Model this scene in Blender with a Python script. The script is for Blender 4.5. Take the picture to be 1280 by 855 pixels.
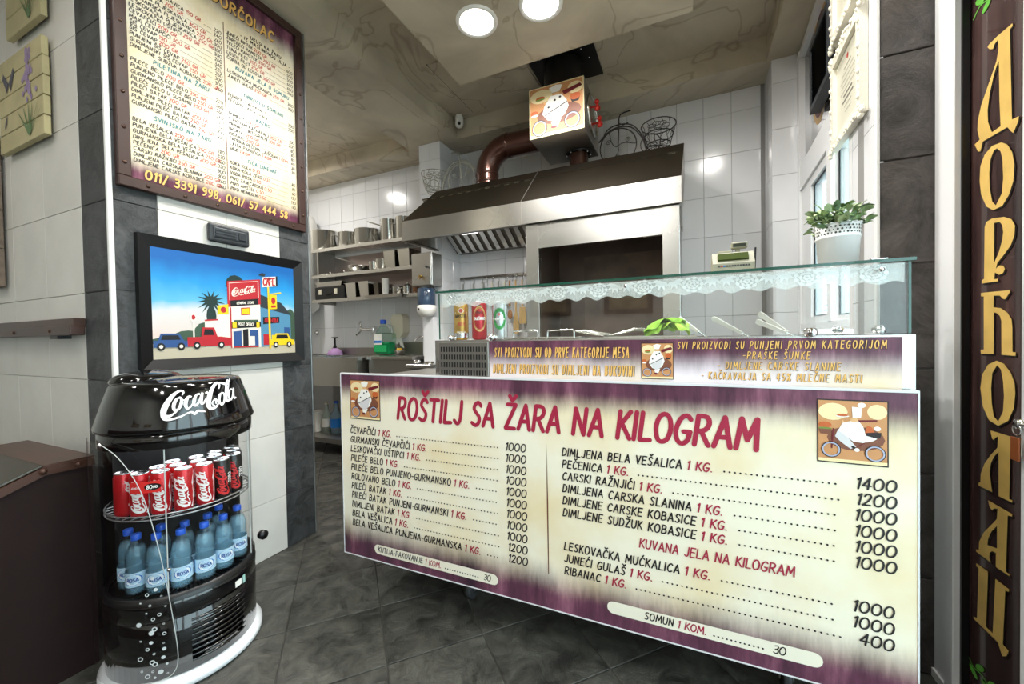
import bpy, bmesh, math, random
from mathutils import Vector, Matrix
random.seed(7)
for o in list(bpy.data.objects): bpy.data.objects.remove(o)
sc = bpy.context.scene
COL = sc.collection
PI = math.pi
# ------------------------------------------------------------------ camera
def make_camera():
    yaw, pitch, roll = (math.radians(a) for a in (24.0, -1.0, -1.0))
    fw = Vector((-math.sin(yaw)*math.cos(pitch), math.cos(yaw)*math.cos(pitch), math.sin(pitch)))
    r = Vector((math.cos(yaw), math.sin(yaw), 0)); u = r.cross(fw)
    r2 = r*math.cos(roll)+u*math.sin(roll); u2 = -r*math.sin(roll)+u*math.cos(roll)
    cd = bpy.data.cameras.new('camera'); co = bpy.data.objects.new('camera', cd); COL.objects.link(co)
    m = Matrix.Identity(4)
    for i in range(3): m[i][0], m[i][1], m[i][2] = r2[i], u2[i], -fw[i]
    m[0][3], m[1][3], m[2][3] = 0, 0, 1.25
    co.matrix_world = m
    cd.sensor_width = 36; cd.lens = 36*494/1280; cd.clip_start = 0.02; cd.clip_end = 200
    sc.camera = co
make_camera()
# ------------------------------------------------------------------ world, exposure
w = bpy.data.worlds.new('world'); sc.world = w; w.use_nodes = True
bg = w.node_tree.nodes['Background']; bg.inputs[0].default_value = (0.86, 0.93, 1.0, 1); bg.inputs[1].default_value = 5.0
vs = sc.view_settings
vs.view_transform = 'Standard'; vs.look = 'None'; vs.gamma = 1; vs.use_curve_mapping = False
vs.exposure = 0.2
LAMP_K, LAMP_G = 21.0, 9.0        # watts of each ceiling downlight: kitchen side, guest side
# ------------------------------------------------------------------ materials
MATS = {}
def srgb(h):
    h = h.lstrip('#'); c = [int(h[i:i+2], 16)/255 for i in (0, 2, 4)]
    return tuple(x/12.92 if x <= .04045 else ((x+.055)/1.055)**2.4 for x in c)
def mat(name, col, rough=.5, metal=0., noise=0., nscale=8., bump=0., bscale=40., coat=0., spec=.5, rnd=0., emis=0., emcol=None, rn=0., stretch=None, alpha=None):
    if name in MATS: return MATS[name]
    if isinstance(col, str): col = srgb(col)
    m = bpy.data.materials.new(name); m.use_nodes = True; MATS[name] = m
    nt = m.node_tree; N = nt.nodes; L = nt.links; b = N['Principled BSDF']
    b.inputs['Base Color'].default_value = (*col, 1); b.inputs['Roughness'].default_value = rough
    b.inputs['Metallic'].default_value = metal; b.inputs['Specular IOR Level'].default_value = spec
    b.inputs['Coat Weight'].default_value = coat; b.inputs['Coat Roughness'].default_value = .05
    if emis:
        b.inputs['Emission Color'].default_value = (*(emcol or col), 1); b.inputs['Emission Strength'].default_value = emis
    tc = N.new('ShaderNodeTexCoord'); vec = tc.outputs['Object']
    if stretch:
        mp = N.new('ShaderNodeMapping'); mp.inputs['Scale'].default_value = stretch; L.new(vec, mp.inputs[0]); vec = mp.outputs[0]
    if noise or rnd:
        val = None
        if noise:
            n = N.new('ShaderNodeTexNoise'); n.inputs['Scale'].default_value = nscale; n.inputs['Detail'].default_value = 6
            L.new(vec, n.inputs['Vector'])
            mr = N.new('ShaderNodeMapRange'); mr.inputs['From Min'].default_value = .3; mr.inputs['From Max'].default_value = .7
            mr.inputs['To Min'].default_value = 1-noise; mr.inputs['To Max'].default_value = 1+noise
            L.new(n.outputs[0], mr.inputs[0]); val = mr.outputs[0]
        if rnd:
            oi = N.new('ShaderNodeObjectInfo'); mr2 = N.new('ShaderNodeMapRange')
            mr2.inputs['To Min'].default_value = 1-rnd; mr2.inputs['To Max'].default_value = 1+rnd
            L.new(oi.outputs['Random'], mr2.inputs[0])
            if val:
                mu = N.new('ShaderNodeMath'); mu.operation = 'MULTIPLY'; L.new(val, mu.inputs[0]); L.new(mr2.outputs[0], mu.inputs[1]); val = mu.outputs[0]
            else: val = mr2.outputs[0]
        vm = N.new('ShaderNodeVectorMath'); vm.operation = 'SCALE'; vm.inputs[0].default_value = col
        L.new(val, vm.inputs['Scale']); L.new(vm.outputs[0], b.inputs['Base Color'])
    if rn:
        n = N.new('ShaderNodeTexNoise'); n.inputs['Scale'].default_value = nscale; L.new(vec, n.inputs['Vector'])
        mr = N.new('ShaderNodeMapRange'); mr.inputs['To Min'].default_value = rough-rn; mr.inputs['To Max'].default_value = rough+rn
        L.new(n.outputs[0], mr.inputs[0]); L.new(mr.outputs[0], b.inputs['Roughness'])
    if bump:
        n = N.new('ShaderNodeTexNoise'); n.inputs['Scale'].default_value = bscale; n.inputs['Detail'].default_value = 8
        L.new(vec, n.inputs['Vector'])
        bp = N.new('ShaderNodeBump'); bp.inputs['Strength'].default_value = bump; bp.inputs['Distance'].default_value = .01
        L.new(n.outputs[0], bp.inputs['Height']); L.new(bp.outputs[0], b.inputs['Normal'])
    if alpha is not None: b.inputs['Alpha'].default_value = alpha
    return m
def glassmat(name, tint, refl=1.0, rough=0.0, ior=1.45):
    m = bpy.data.materials.new(name); m.use_nodes = True; MATS[name] = m
    nt = m.node_tree; N = nt.nodes; L = nt.links
    for n in list(N):
        if n.type != 'OUTPUT_MATERIAL': N.remove(n)
    out = [n for n in N if n.type == 'OUTPUT_MATERIAL'][0]
    t = N.new('ShaderNodeBsdfTransparent'); t.inputs[0].default_value = (*tint, 1)
    g = N.new('ShaderNodeBsdfGlossy'); g.inputs['Roughness'].default_value = rough; g.inputs[0].default_value = (refl, refl, refl, 1)
    f = N.new('ShaderNodeFresnel'); f.inputs[0].default_value = ior
    ge = N.new('ShaderNodeNewGeometry'); mi = N.new('ShaderNodeMapRange'); mi.inputs['To Min'].default_value = ior; mi.inputs['To Max'].default_value = 1/ior
    L.new(ge.outputs['Backfacing'], mi.inputs[0]); L.new(mi.outputs[0], f.inputs[0])
    mx = N.new('ShaderNodeMixShader'); L.new(f.outputs[0], mx.inputs[0]); L.new(t.outputs[0], mx.inputs[1]); L.new(g.outputs[0], mx.inputs[2])
    L.new(mx.outputs[0], out.inputs[0]); return m
def printmat(name, haxis, vaxis, bot, top, base='#f0e8d2'):
    """printed sheet: cream paper, wine-red grunge along the lower (bot) and upper (top) edge; bands given in 0..1 of its height"""
    m = bpy.data.materials.new(name); m.use_nodes = True; MATS[name] = m
    nt = m.node_tree; N = nt.nodes; L = nt.links; b = N['Principled BSDF']
    b.inputs['Roughness'].default_value = .38; b.inputs['Specular IOR Level'].default_value = .4
    tc = N.new('ShaderNodeTexCoord'); sp = N.new('ShaderNodeSeparateXYZ'); L.new(tc.outputs['Generated'], sp.inputs[0])
    mp = N.new('ShaderNodeMapping'); L.new(tc.outputs['Object'], mp.inputs[0])
    s = [9, 9, 9]; s['XYZ'.index(vaxis)] = 1.6; mp.inputs['Scale'].default_value = s
    n1 = N.new('ShaderNodeTexNoise'); n1.inputs['Scale'].default_value = 1.; n1.inputs['Detail'].default_value = 9; n1.inputs['Roughness'].default_value = .68; L.new(mp.outputs[0], n1.inputs['Vector'])
    n2 = N.new('ShaderNodeTexNoise'); n2.inputs['Scale'].default_value = 3.5; n2.inputs['Detail'].default_value = 4; L.new(tc.outputs['Object'], n2.inputs['Vector'])
    def math_(op, a, c):
        k = N.new('ShaderNodeMath'); k.operation = op; k.use_clamp = False
        for i, q in enumerate((a, c)):
            if isinstance(q, (int, float)): k.inputs[i].default_value = q
            else: L.new(q, k.inputs[i])
        return k.outputs[0]
    v = sp.outputs[vaxis]
    def band(d, width):
        mr = N.new('ShaderNodeMapRange'); mr.interpolation_type = 'SMOOTHSTEP'; mr.inputs['From Min'].default_value = width*.35; mr.inputs['From Max'].default_value = width*1.3
        mr.inputs['To Min'].default_value = 1; mr.inputs['To Max'].default_value = 0
        nn = math_('MULTIPLY', math_('SUBTRACT', n1.outputs[0], .5), width*.75)
        L.new(math_('ADD', d, nn), mr.inputs[0]); return mr.outputs[0]
    f = None
    if bot: f = band(v, bot)
    if top:
        g = band(math_('SUBTRACT', 1., v), top); f = math_('MAXIMUM', f, g) if f else g
    cr = N.new('ShaderNodeValToRGB'); L.new(n1.outputs[0], cr.inputs[0]); e = cr.color_ramp.elements
    e[0].position = .32; e[0].color = (*srgb('#33202d'), 1); e[1].position = .7; e[1].color = (*srgb('#9c6478'), 1)
    k = e.new(.52); k.color = (*srgb('#653a4d'), 1)
    cp = N.new('ShaderNodeValToRGB'); L.new(n2.outputs[0], cp.inputs[0]); e = cp.color_ramp.elements
    e[0].position = .42; e[0].color = (*srgb(base), 1); e[1].position = .8; e[1].color = (*srgb('#e6d0a0'), 1)
    mx = N.new('ShaderNodeMix'); mx.data_type = 'RGBA'; L.new(f, mx.inputs[0]); L.new(cp.outputs[0], mx.inputs[6]); L.new(cr.outputs[0], mx.inputs[7])
    L.new(mx.outputs[2], b.inputs['Base Color']); return m
def slatemat(name, c1, c2, bump=.5):
    m = bpy.data.materials.new(name); m.use_nodes = True; MATS[name] = m
    nt = m.node_tree; N = nt.nodes; L = nt.links; b = N['Principled BSDF']
    tc = N.new('ShaderNodeTexCoord'); oi = N.new('ShaderNodeObjectInfo')
    ad = N.new('ShaderNodeVectorMath'); ad.operation = 'MULTIPLY_ADD'; ad.inputs[1].default_value = (1, 1, 1)
    L.new(tc.outputs['Object'], ad.inputs[0])
    sc_ = N.new('ShaderNodeVectorMath'); sc_.operation = 'SCALE'; sc_.inputs[0].default_value = (37, 21, 53); L.new(oi.outputs['Random'], sc_.inputs['Scale']); L.new(sc_.outputs[0], ad.inputs[2])
    n = N.new('ShaderNodeTexNoise'); n.inputs['Scale'].default_value = 9; n.inputs['Detail'].default_value = 14; n.inputs['Roughness'].default_value = .74; n.inputs['Distortion'].default_value = .6
    L.new(ad.outputs[0], n.inputs['Vector'])
    cr = N.new('ShaderNodeValToRGB'); L.new(n.outputs[0], cr.inputs[0]); e = cr.color_ramp.elements
    e[0].position = .37; e[0].color = (*srgb(c1), 1); e[1].position = .64; e[1].color = (*srgb(c2), 1)
    hs = N.new('ShaderNodeHueSaturation'); mr = N.new('ShaderNodeMapRange'); mr.inputs['To Min'].default_value = .8; mr.inputs['To Max'].default_value = 1.2
    L.new(oi.outputs['Random'], mr.inputs[0]); L.new(mr.outputs[0], hs.inputs['Value']); L.new(cr.outputs[0], hs.inputs['Color']); L.new(hs.outputs[0], b.inputs['Base Color'])
    b.inputs['Roughness'].default_value = .38
    bp = N.new('ShaderNodeBump'); bp.inputs['Strength'].default_value = bump; bp.inputs['Distance'].default_value = .02; L.new(n.outputs[0], bp.inputs['Height']); L.new(bp.outputs[0], b.inputs['Normal'])
    return m
def marblemat(name):
    m = bpy.data.materials.new(name); m.use_nodes = True; MATS[name] = m
    nt = m.node_tree; N = nt.nodes; L = nt.links; b = N['Principled BSDF']
    tc = N.new('ShaderNodeTexCoord')
    n = N.new('ShaderNodeTexNoise'); n.inputs['Scale'].default_value = 1.6; n.inputs['Detail'].default_value = 6; n.inputs['Distortion'].default_value = .8; L.new(tc.outputs['Object'], n.inputs['Vector'])
    cr = N.new('ShaderNodeValToRGB'); L.new(n.outputs[0], cr.inputs[0]); e = cr.color_ramp.elements
    e[0].position = .3; e[0].color = (*srgb('#a29684'), 1); e[1].position = .7; e[1].color = (*srgb('#cdc2ab'), 1); k = e.new(.5); k.color = (*srgb('#b8ad98'), 1)
    n2 = N.new('ShaderNodeTexNoise'); n2.inputs['Scale'].default_value = 1.1; n2.inputs['Detail'].default_value = 3; n2.inputs['Distortion'].default_value = 1.5; L.new(tc.outputs['Object'], n2.inputs['Vector'])
    v = N.new('ShaderNodeValToRGB'); L.new(n2.outputs[0], v.inputs[0]); e = v.color_ramp.elements
    e[0].position = .485; e[0].color = (1, 1, 1, 1); e[1].position = .515; e[1].color = (1, 1, 1, 1); k = e.new(.5); k.color = (.45, .36, .28, 1)
    mx = N.new('ShaderNodeMix'); mx.data_type = 'RGBA'; mx.blend_type = 'MULTIPLY'; mx.inputs[0].default_value = .5
    L.new(cr.outputs[0], mx.inputs[6]); L.new(v.outputs[0], mx.inputs[7]); L.new(mx.outputs[2], b.inputs['Base Color']); b.inputs['Roughness'].default_value = .5
    return m
def lacemat(name):
    m = bpy.data.materials.new(name); m.use_nodes = True; MATS[name] = m
    nt = m.node_tree; N = nt.nodes; L = nt.links
    b = N['Principled BSDF']; b.inputs['Base Color'].default_value = (.85, .87, .86, 1); b.inputs['Roughness'].default_value = .8
    tc = N.new('ShaderNodeTexCoord'); v = N.new('ShaderNodeTexVoronoi'); v.inputs['Scale'].default_value = 420; L.new(tc.outputs['Object'], v.inputs['Vector'])
    mr = N.new('ShaderNodeMapRange'); mr.inputs['From Min'].default_value = .2; mr.inputs['From Max'].default_value = .6; mr.inputs['To Min'].default_value = .3; mr.inputs['To Max'].default_value = .75
    L.new(v.outputs['Distance'], mr.inputs[0]); L.new(mr.outputs[0], b.inputs['Alpha']); return m
steel = mat('brushed_steel', '#c9c8c4', .27, 1, rn=.07, nscale=1.5)
steel_d = mat('dull_steel', '#a9a6a0', .42, 1, rn=.08, nscale=4)
steel_p = mat('polished_steel', '#d8d6d0', .16, 1)
steel_dk = mat('dark_steel', '#6f6a62', .4, 1, rn=.1, nscale=3)
chrome = mat('chrome', '#e6e6e6', .07, 1)
hoodtop = mat('bronze_sheet', '#575046', .38, 1, rn=.06, nscale=2)
soot = mat('sooty_steel', '#6b5b50', .5, .3, noise=.25, nscale=3)
pipe_m = mat('brown_lacquered_duct', '#4b2f26', .28, .6, coat=.3)
whitetile = mat('white_glazed_tile', '#dfe0e2', .14, rnd=.025, spec=.5)
grout = mat('grout', '#8d8c8a', .9)
slate = slatemat('slate_tile', '#232526', '#4d4f50', .8)
slate_b = slatemat('brown_slate_tile', '#2b2623', '#5b5450', .6)
floor_m = slatemat('floor_slate', '#22221f', '#57564f', .6)
floor_g = mat('floor_grout', '#46443f', .9)
lighttile = mat('light_stone_tile', '#d6d3cc', .38, noise=.05, nscale=5, bump=.25, bscale=9, rnd=.03)
lightgrout = mat('light_grout', '#a8a49b', .9)
marble = marblemat('painted_marble_ceiling')
plaster = mat('plaster', '#cfcbc2', .8)
pvc = mat('white_pvc', '#e6e7e8', .25)
trimw = mat('white_trim', '#e8e8e6', .3)
black_gl = mat('black_gloss', '#08080a', .08, coat=.6)
black_pl = mat('black_plastic', '#0d0d0f', .35)
black_m = mat('black_matte', '#111114', .6)
brownwood = mat('brown_varnished_wood', '#43291f', .35, noise=.25, nscale=6, stretch=(1, 8, 8))
brownpaint = mat('dark_brown_laminate', '#211311', .7, noise=.1, nscale=10, spec=.2)
brownedge = mat('brown_metal_edge', '#4a2f24', .35, .3)
white_pl = mat('white_plastic', '#eceae4', .3)
cream_pl = mat('cream_plastic', '#d9d3bd', .4)
deliglass = glassmat('clear_glass', (.975, .987, .982), 1.0)
glass_edge = mat('green_glass_edge', '#0f4a3c', .1, spec=.8)
acrylic = glassmat('clear_acrylic', (.93, .93, .93), .8, .02, 1.35)
acr_edge = mat('acrylic_edge', '#b9bdbb', .2)
# ------------------------------------------------------------------ mesh helpers
ORG = {}
class Fr:                      # flat 2-D frame in space
    def __init__(s, o, u, v): s.o = Vector(o); s.u = Vector(u).normalized(); s.v = Vector(v).normalized(); s.n = s.u.cross(s.v)
    def at(s, x, y, d=0): return s.o+s.u*x+s.v*y+s.n*d
class Cy:                      # frame wrapped on an upright cylinder or cone; x is arc length
    def __init__(s, o, r, a0=0, r1=None, h=1, vert=False): s.o = Vector(o); s.r = r; s.a0 = a0; s.r1 = r if r1 is None else r1; s.h = h; s.vert = vert
    def at(s, x, y, d=0):
        if s.vert: x, y = -y, x
        r = s.r+(s.r1-s.r)*y/s.h+d; a = s.a0+x/s.r
        return s.o+Vector((r*math.cos(a), r*math.sin(a), y))
class MB:
    def __init__(s): s.v = []; s.f = []; s.m = []; s.sm = []
    def add(s, vs, fs, mi=0, sm=False):
        b = len(s.v); s.v += [tuple(p) for p in vs]
        for f in fs: s.f.append([b+i for i in f]); s.m.append(mi); s.sm.append(sm)
        return s
    def box(s, x0, x1, y0, y1, z0, z1, mi=0, bv=0):
        if bv:
            bm = bmesh.new(); bmesh.ops.create_cube(bm, size=1)
            for p in bm.verts: p.co = Vector(((x0+x1)/2+p.co.x*(x1-x0), (y0+y1)/2+p.co.y*(y1-y0), (z0+z1)/2+p.co.z*(z1-z0)))
            bmesh.ops.bevel(bm, geom=bm.edges[:], offset=bv, segments=1 if bv < .004 else 2, affect='EDGES', profile=.5)
            bm.verts.index_update(); s.add([p.co[:] for p in bm.verts], [[q.index for q in f.verts] for f in bm.faces], mi); bm.free(); return s
        return s.add([(x, y, z) for z in (z0, z1) for y in (y0, y1) for x in (x0, x1)], [(0, 2, 3, 1), (4, 5, 7, 6), (0, 1, 5, 4), (2, 6, 7, 3), (0, 4, 6, 2), (1, 3, 7, 5)], mi)
    def bar(s, a, b, w, h, up=(0, 0, 1), mi=0):
        a = Vector(a); b = Vector(b); d = (b-a).normalized(); u = Vector(up); r = d.cross(u)
        if r.length < 1e-5: r = d.cross(Vector((1, 0, 0)))
        r.normalize(); t = r.cross(d)
        P = [p+r*i*w/2+t*j*h/2 for p in (a, b) for j in (-1, 1) for i in (-1, 1)]
        return s.add(P, [(0, 2, 3, 1), (4, 5, 7, 6), (0, 1, 5, 4), (2, 6, 7, 3), (0, 4, 6, 2), (1, 3, 7, 5)], mi)
    def tube(s, pts, r, seg=8, closed=False, mi=0, caps=True):
        pts = [Vector(p) for p in pts]; n = len(pts); R = r if isinstance(r, (list, tuple)) else [r]*n
        vs = []; fs = []; prev = None
        for i, p in enumerate(pts):
            if closed: d = pts[(i+1) % n]-pts[i-1]
            else: d = pts[min(i+1, n-1)]-pts[max(i-1, 0)]
            d.normalize()
            if prev is None: a = d.orthogonal().normalized()
            else:
                a = prev-d*prev.dot(d)
                a = a.normalized() if a.length > 1e-6 else d.orthogonal().normalized()
            prev = a; c = d.cross(a)
            for k in range(seg):
                t = 2*PI*k/seg; vs.append(p+(a*math.cos(t)+c*math.sin(t))*R[i])
        for i in range(n if closed else n-1):
            j = (i+1) % n
            for k in range(seg): fs.append((i*seg+k, i*seg+(k+1) % seg, j*seg+(k+1) % seg, j*seg+k))
        s.add(vs, fs, mi, True)
        if caps and not closed: s.add(vs[:seg][::-1], [range(seg)], mi); s.add(vs[-seg:], [range(seg)], mi)
        return s
    def lathe(s, prof, seg=24, o=(0, 0, 0), mi=0, a0=0, a1=2*PI, axis='z', sm=True, mis=None):
        full = abs(a1-a0-2*PI) < 1e-6; k = seg if full else seg+1; vs = []; o = Vector(o)
        for r, z in prof:
            for i in range(k):
                a = a0+(a1-a0)*i/seg
                p = (r*math.cos(a), r*math.sin(a), z)
                if axis == 'x': p = (z, r*math.cos(a), r*math.sin(a))
                if axis == 'y': p = (r*math.sin(a), z, r*math.cos(a))
                vs.append(o+Vector(p))
        for j in range(len(prof)-1):
            fs = [(j*k+i, j*k+(i+1) % k, (j+1)*k+(i+1) % k, (j+1)*k+i) for i in range(seg)]
            b = len(s.v)
            for f in fs: s.f.append([q+b for q in f]); s.m.append(mis[j] if mis else mi); s.sm.append(sm)
        s.v += [tuple(p) for p in vs]; return s
    def disc(s, fr, x, y, rx, ry=None, seg=16, mi=0, d=0, rot=0):
        ry = ry or rx; P = []
        for i in range(seg):
            a = 2*PI*i/seg; px, py = rx*math.cos(a), ry*math.sin(a)
            P.append(fr.at(x+px*math.cos(rot)-py*math.sin(rot), y+px*math.sin(rot)+py*math.cos(rot), d))
        return s.add(P, [range(seg)], mi)
    def flat(s, fr, pts, mi=0, d=0): return s.add([fr.at(x, y, d) for x, y in pts], [range(len(pts))], mi)
    def rect(s, fr, x0, x1, y0, y1, mi=0, d=0): return s.flat(fr, [(x0, y0), (x1, y0), (x1, y1), (x0, y1)], mi, d)
    def ring(s, fr, x, y, ro, ri, mi=0, d=0, seg=20, asp=1.):
        vs = [fr.at(x+r*asp*math.cos(2*PI*i/seg), y+r*math.sin(2*PI*i/seg), d) for r in (ro, ri) for i in range(seg)]
        return s.add(vs, [(i, (i+1) % seg, seg+(i+1) % seg, seg+i) for i in range(seg)], mi)
    def loop(s, fr, outer, inner, mi=0, d=0):      # polygon with one hole: resample both rings and bridge
        def rs(P, n):
            P = P+[P[0]]; Ls = [math.dist(P[i], P[i+1]) for i in range(len(P)-1)]; T = sum(Ls); out = []
            for k in range(n):
                t = T*k/n; i = 0
                while i < len(Ls)-1 and t > Ls[i]: t -= Ls[i]; i += 1
                q = t/Ls[i] if Ls[i] else 0; out.append((P[i][0]+(P[i+1][0]-P[i][0])*q, P[i][1]+(P[i+1][1]-P[i][1])*q))
            return out
        bm = bmesh.new()
        es = []
        for P in (outer, inner):
            vv = [bm.verts.new(fr.at(x, y, d)) for x, y in P]
            es += [bm.edges.new((vv[i], vv[(i+1) % len(vv)])) for i in range(len(vv))]
        bmesh.ops.triangle_fill(bm, use_beauty=True, use_dissolve=False, edges=es)
        bm.verts.index_update(); bm.faces.ensure_lookup_table()
        s.add([q.co[:] for q in bm.verts], [[q.index for q in f.verts] for f in bm.faces], mi); bm.free(); return s
    def prism(s, fr, pts, d0, d1, mi=0):
        n = len(pts); vs = [fr.at(x, y, d) for d in (d0, d1) for x, y in pts]
        return s.add(vs, [list(range(n))[::-1], list(range(n, 2*n))]+[(i, (i+1) % n, n+(i+1) % n, n+i) for i in range(n)], mi)
    def sphere(s, c, r, seg=12, rings=8, mi=0, sc=(1, 1, 1)):
        prof = [(math.sin(PI*i/rings)*r, -math.cos(PI*i/rings)*r) for i in range(rings+1)]
        b = len(s.v); s.lathe(prof, seg, (0, 0, 0), mi)
        for i in range(b, len(s.v)):
            p = s.v[i]; s.v[i] = (p[0]*sc[0]+c[0], p[1]*sc[1]+c[1], p[2]*sc[2]+c[2])
        return s
    def build(s, name, mats, parent=None, base=None):
        me = bpy.data.meshes.new(name)
        if parent is not None: off = ORG.get(parent.name, Vector((0, 0, 0)))
        elif base is not None: off = Vector(base)
        elif s.v:
            xs, ys, zs = zip(*s.v); off = Vector(((min(xs)+max(xs))/2, (min(ys)+max(ys))/2, min(zs)))
        else: off = Vector((0, 0, 0))
        me.from_pydata([(a-off.x, b-off.y, c-off.z) for a, b, c in s.v], [], s.f)
        for m in (mats if isinstance(mats, (list, tuple)) else [mats]): me.materials.append(m)
        me.polygons.foreach_set('material_index', s.m); me.polygons.foreach_set('use_smooth', s.sm)
        me.update()
        o = bpy.data.objects.new(name, me); COL.objects.link(o)
        if parent is not None: o.parent = parent; ORG[o.name] = off
        else: o.location = off; ORG[o.name] = off
        return o
def sub(name, mb, mats, parent): return mb.build(name, mats, parent)
def tag(o, label, cat, group=None):
    o['label'] = label; o['category'] = cat
    if group: o['group'] = group
    return o
def thing(name, loc, label, cat, group=None):
    o = bpy.data.objects.new(name, None); COL.objects.link(o); o.location = loc; o.empty_display_size = .05; ORG[o.name] = Vector(loc)
    return tag(o, label, cat, group)
def struct(name, mb, mats):
    o = mb.build(name, mats, None, (0, 0, 0)); o['kind'] = 'structure'; return o
def copy_tree(o, parent=None, loc=None, rz=None, label=None):
    c = o.copy(); COL.objects.link(c)
    if parent is not None: c.parent = parent
    for ch in list(o.children): copy_tree(ch, c)
    if loc is not None: c.location = loc
    if rz is not None: c.rotation_euler = (0, 0, rz)
    if label: c['label'] = label
    return c
def inst(name, src, parent, loc, rot=(0, 0, 0), scale=(1, 1, 1)):   # a piece that shares its mesh with an alike piece
    o = bpy.data.objects.new(name, src); COL.objects.link(o); o.parent = parent
    o.location = Vector(loc)-ORG.get(parent.name, Vector((0, 0, 0))); o.rotation_euler = rot; o.scale = scale
    return o
def meshof(mb, name, mats):
    o = mb.build(name, mats, None, (0, 0, 0)); me = o.data; bpy.data.objects.remove(o); return me
# ------------------------------------------------------------------ lettering: a hand-drawn marker alphabet made of strokes
G = {
'A': ('0,0 .32,1 .62,0|.12,.33 .52,.33', .62), 'B': ('0,0 .05,1|~.05,1 .38,.97 .47,.78 .36,.57 .05,.53|~.05,.53 .42,.5 .53,.27 .38,.04 0,0', .54),
'C': ('~.55,.85 .42,.99 .2,.9 .03,.55 .06,.18 .25,.0 .52,.12', .54), 'D': ('0,0 .05,1|~.05,1 .36,.94 .57,.55 .4,.1 0,0', .57),
'E': ('.03,1 0,0|.03,1 .5,1|.02,.53 .42,.53|0,0 .48,0', .49), 'F': ('.03,1 0,0|.03,1 .5,1|.02,.53 .42,.53', .48),
'G': ('~.56,.86 .4,.99 .15,.86 0,.45 .1,.1 .32,0 .52,.14 .56,.42|.32,.42 .58,.42', .58), 'H': ('0,0 .02,1|.52,0 .55,1|.01,.5 .54,.5', .55),
'I': ('0,0 .03,1', .05), 'J': ('~.4,1 .4,.55 .36,.15 .2,0 0,.14', .41), 'K': ('0,0 .03,1|.5,1 .03,.42|.16,.54 .54,0', .52), 'L': ('.03,1 0,0 .44,.02', .44),
'M': ('0,0 .1,1 .38,.3 .66,1 .74,0', .74), 'N': ('0,0 .03,1 .52,0 .56,1', .57), 'O': ('~.3,1 .08,.84 0,.48 .1,.1 .3,0 .52,.12 .62,.5 .52,.88 .3,1', .62),
'P': ('0,0 .05,1|~.05,1 .4,.97 .52,.74 .36,.5 .04,.45', .5), 'R': ('0,0 .05,1|~.05,1 .4,.97 .5,.75 .36,.53 .04,.47|.22,.48 .54,0', .54),
'S': ('~.48,.86 .33,1 .12,.9 .08,.7 .26,.52 .44,.34 .4,.1 .22,0 0,.1', .48), 'T': ('0,1 .56,1|.28,1 .27,0', .56), 'U': ('~0,1 0,.4 .08,.06 .26,0 .44,.08 .53,.4 .55,1', .55),
'V': ('0,1 .26,0 .54,1', .54), 'W': ('0,1 .18,0 .38,.75 .58,0 .78,1', .78), 'X': ('0,0 .52,1|.04,1 .5,0', .52), 'Y': ('0,1 .25,.5|.52,1 .2,0', .5), 'Z': ('.02,1 .5,1 0,0 .52,0', .52),
'0': ('~.3,1 .08,.84 0,.48 .1,.1 .3,0 .52,.12 .62,.5 .52,.88 .3,1', .62), '1': ('.02,.82 .2,1 .14,0', .2), '2': ('~.03,.8 .14,.98 .36,.98 .46,.76 .3,.4 0,0|0,0 .5,.02', .5),
'3': ('~.05,.93 .3,1 .45,.8 .32,.56 .14,.52|~.14,.52 .42,.46 .47,.2 .26,0 0,.1', .48), '4': ('.38,0 .4,1 0,.32 .54,.32', .54), '5': ('.46,1 .1,1 .06,.56|~.06,.56 .34,.6 .47,.34 .32,.04 0,.06', .48),
'6': ('~.42,.95 .2,.86 .04,.5 .06,.12 .26,0 .45,.14 .42,.42 .22,.5 .06,.34', .46), '7': ('0,1 .5,1 .14,0', .5), '8': ('~.26,.53 .06,.7 .12,.94 .32,1 .46,.84 .38,.62 .1,.38 .02,.16 .2,0 .42,.1 .44,.34 .26,.53', .47),
'9': ('~.44,.66 .28,.5 .08,.58 .06,.84 .24,1 .42,.9 .46,.6 .38,.2 .1,0', .46), '.': ('.03,.03 .06,.03', .1), ',': ('.08,.06 .0,-.16', .1), '-': ('0,.45 .3,.45', .3), '/': ('0,-.08 .42,1.05', .42),
'%': ('0,0 .6,1|~.12,1 .0,.85 .1,.68 .24,.82 .12,1|~.5,.32 .36,.16 .48,0 .62,.14 .5,.32', .62), ':': ('.04,.1 .07,.1|.06,.6 .09,.6', .1), ' ': ('', .3), '_': ('0,.03 .04,.03', .06)}
CARON = '|.1,1.36 .28,1.17 .48,1.36'; ACUTE = '|.24,1.12 .4,1.33'
for a, b_, q in (('Č', 'C', CARON), ('Š', 'S', CARON), ('Ž', 'Z', CARON), ('Ć', 'C', ACUTE)): G[a] = (G[b_][0]+q, G[b_][1])
GC = {}
def spline(P, n=4):
    if len(P) < 3: return P
    out = []; closed = P[0] == P[-1]
    for i in range(len(P)-1):
        p1, p2 = P[i], P[i+1]
        p0 = P[i-1] if i else (P[-2] if closed else p1); p3 = P[i+2] if i+2 < len(P) else (P[1] if closed else p2)
        for k in range(n):
            t = k/n
            out.append(tuple(.5*(2*p1[j]+(p2[j]-p0[j])*t+(2*p0[j]-5*p1[j]+4*p2[j]-p3[j])*t*t+(3*p1[j]-p0[j]-3*p2[j]+p3[j])*t**3) for j in range(len(p1))))
    out.append(P[-1]); return out
def glyph(c):
    if c not in GC:
        st = []
        for s_ in G.get(c, G[' '])[0].split('|'):
            if not s_: continue
            sm = s_[0] == '~'; P = [tuple(float(q) for q in p.split(',')) for p in s_.lstrip('~').split()]
            st.append((spline(P, 3), True) if sm else (P, False))
        GC[c] = st
    return GC[c], G.get(c, G[' '])[1]
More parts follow.
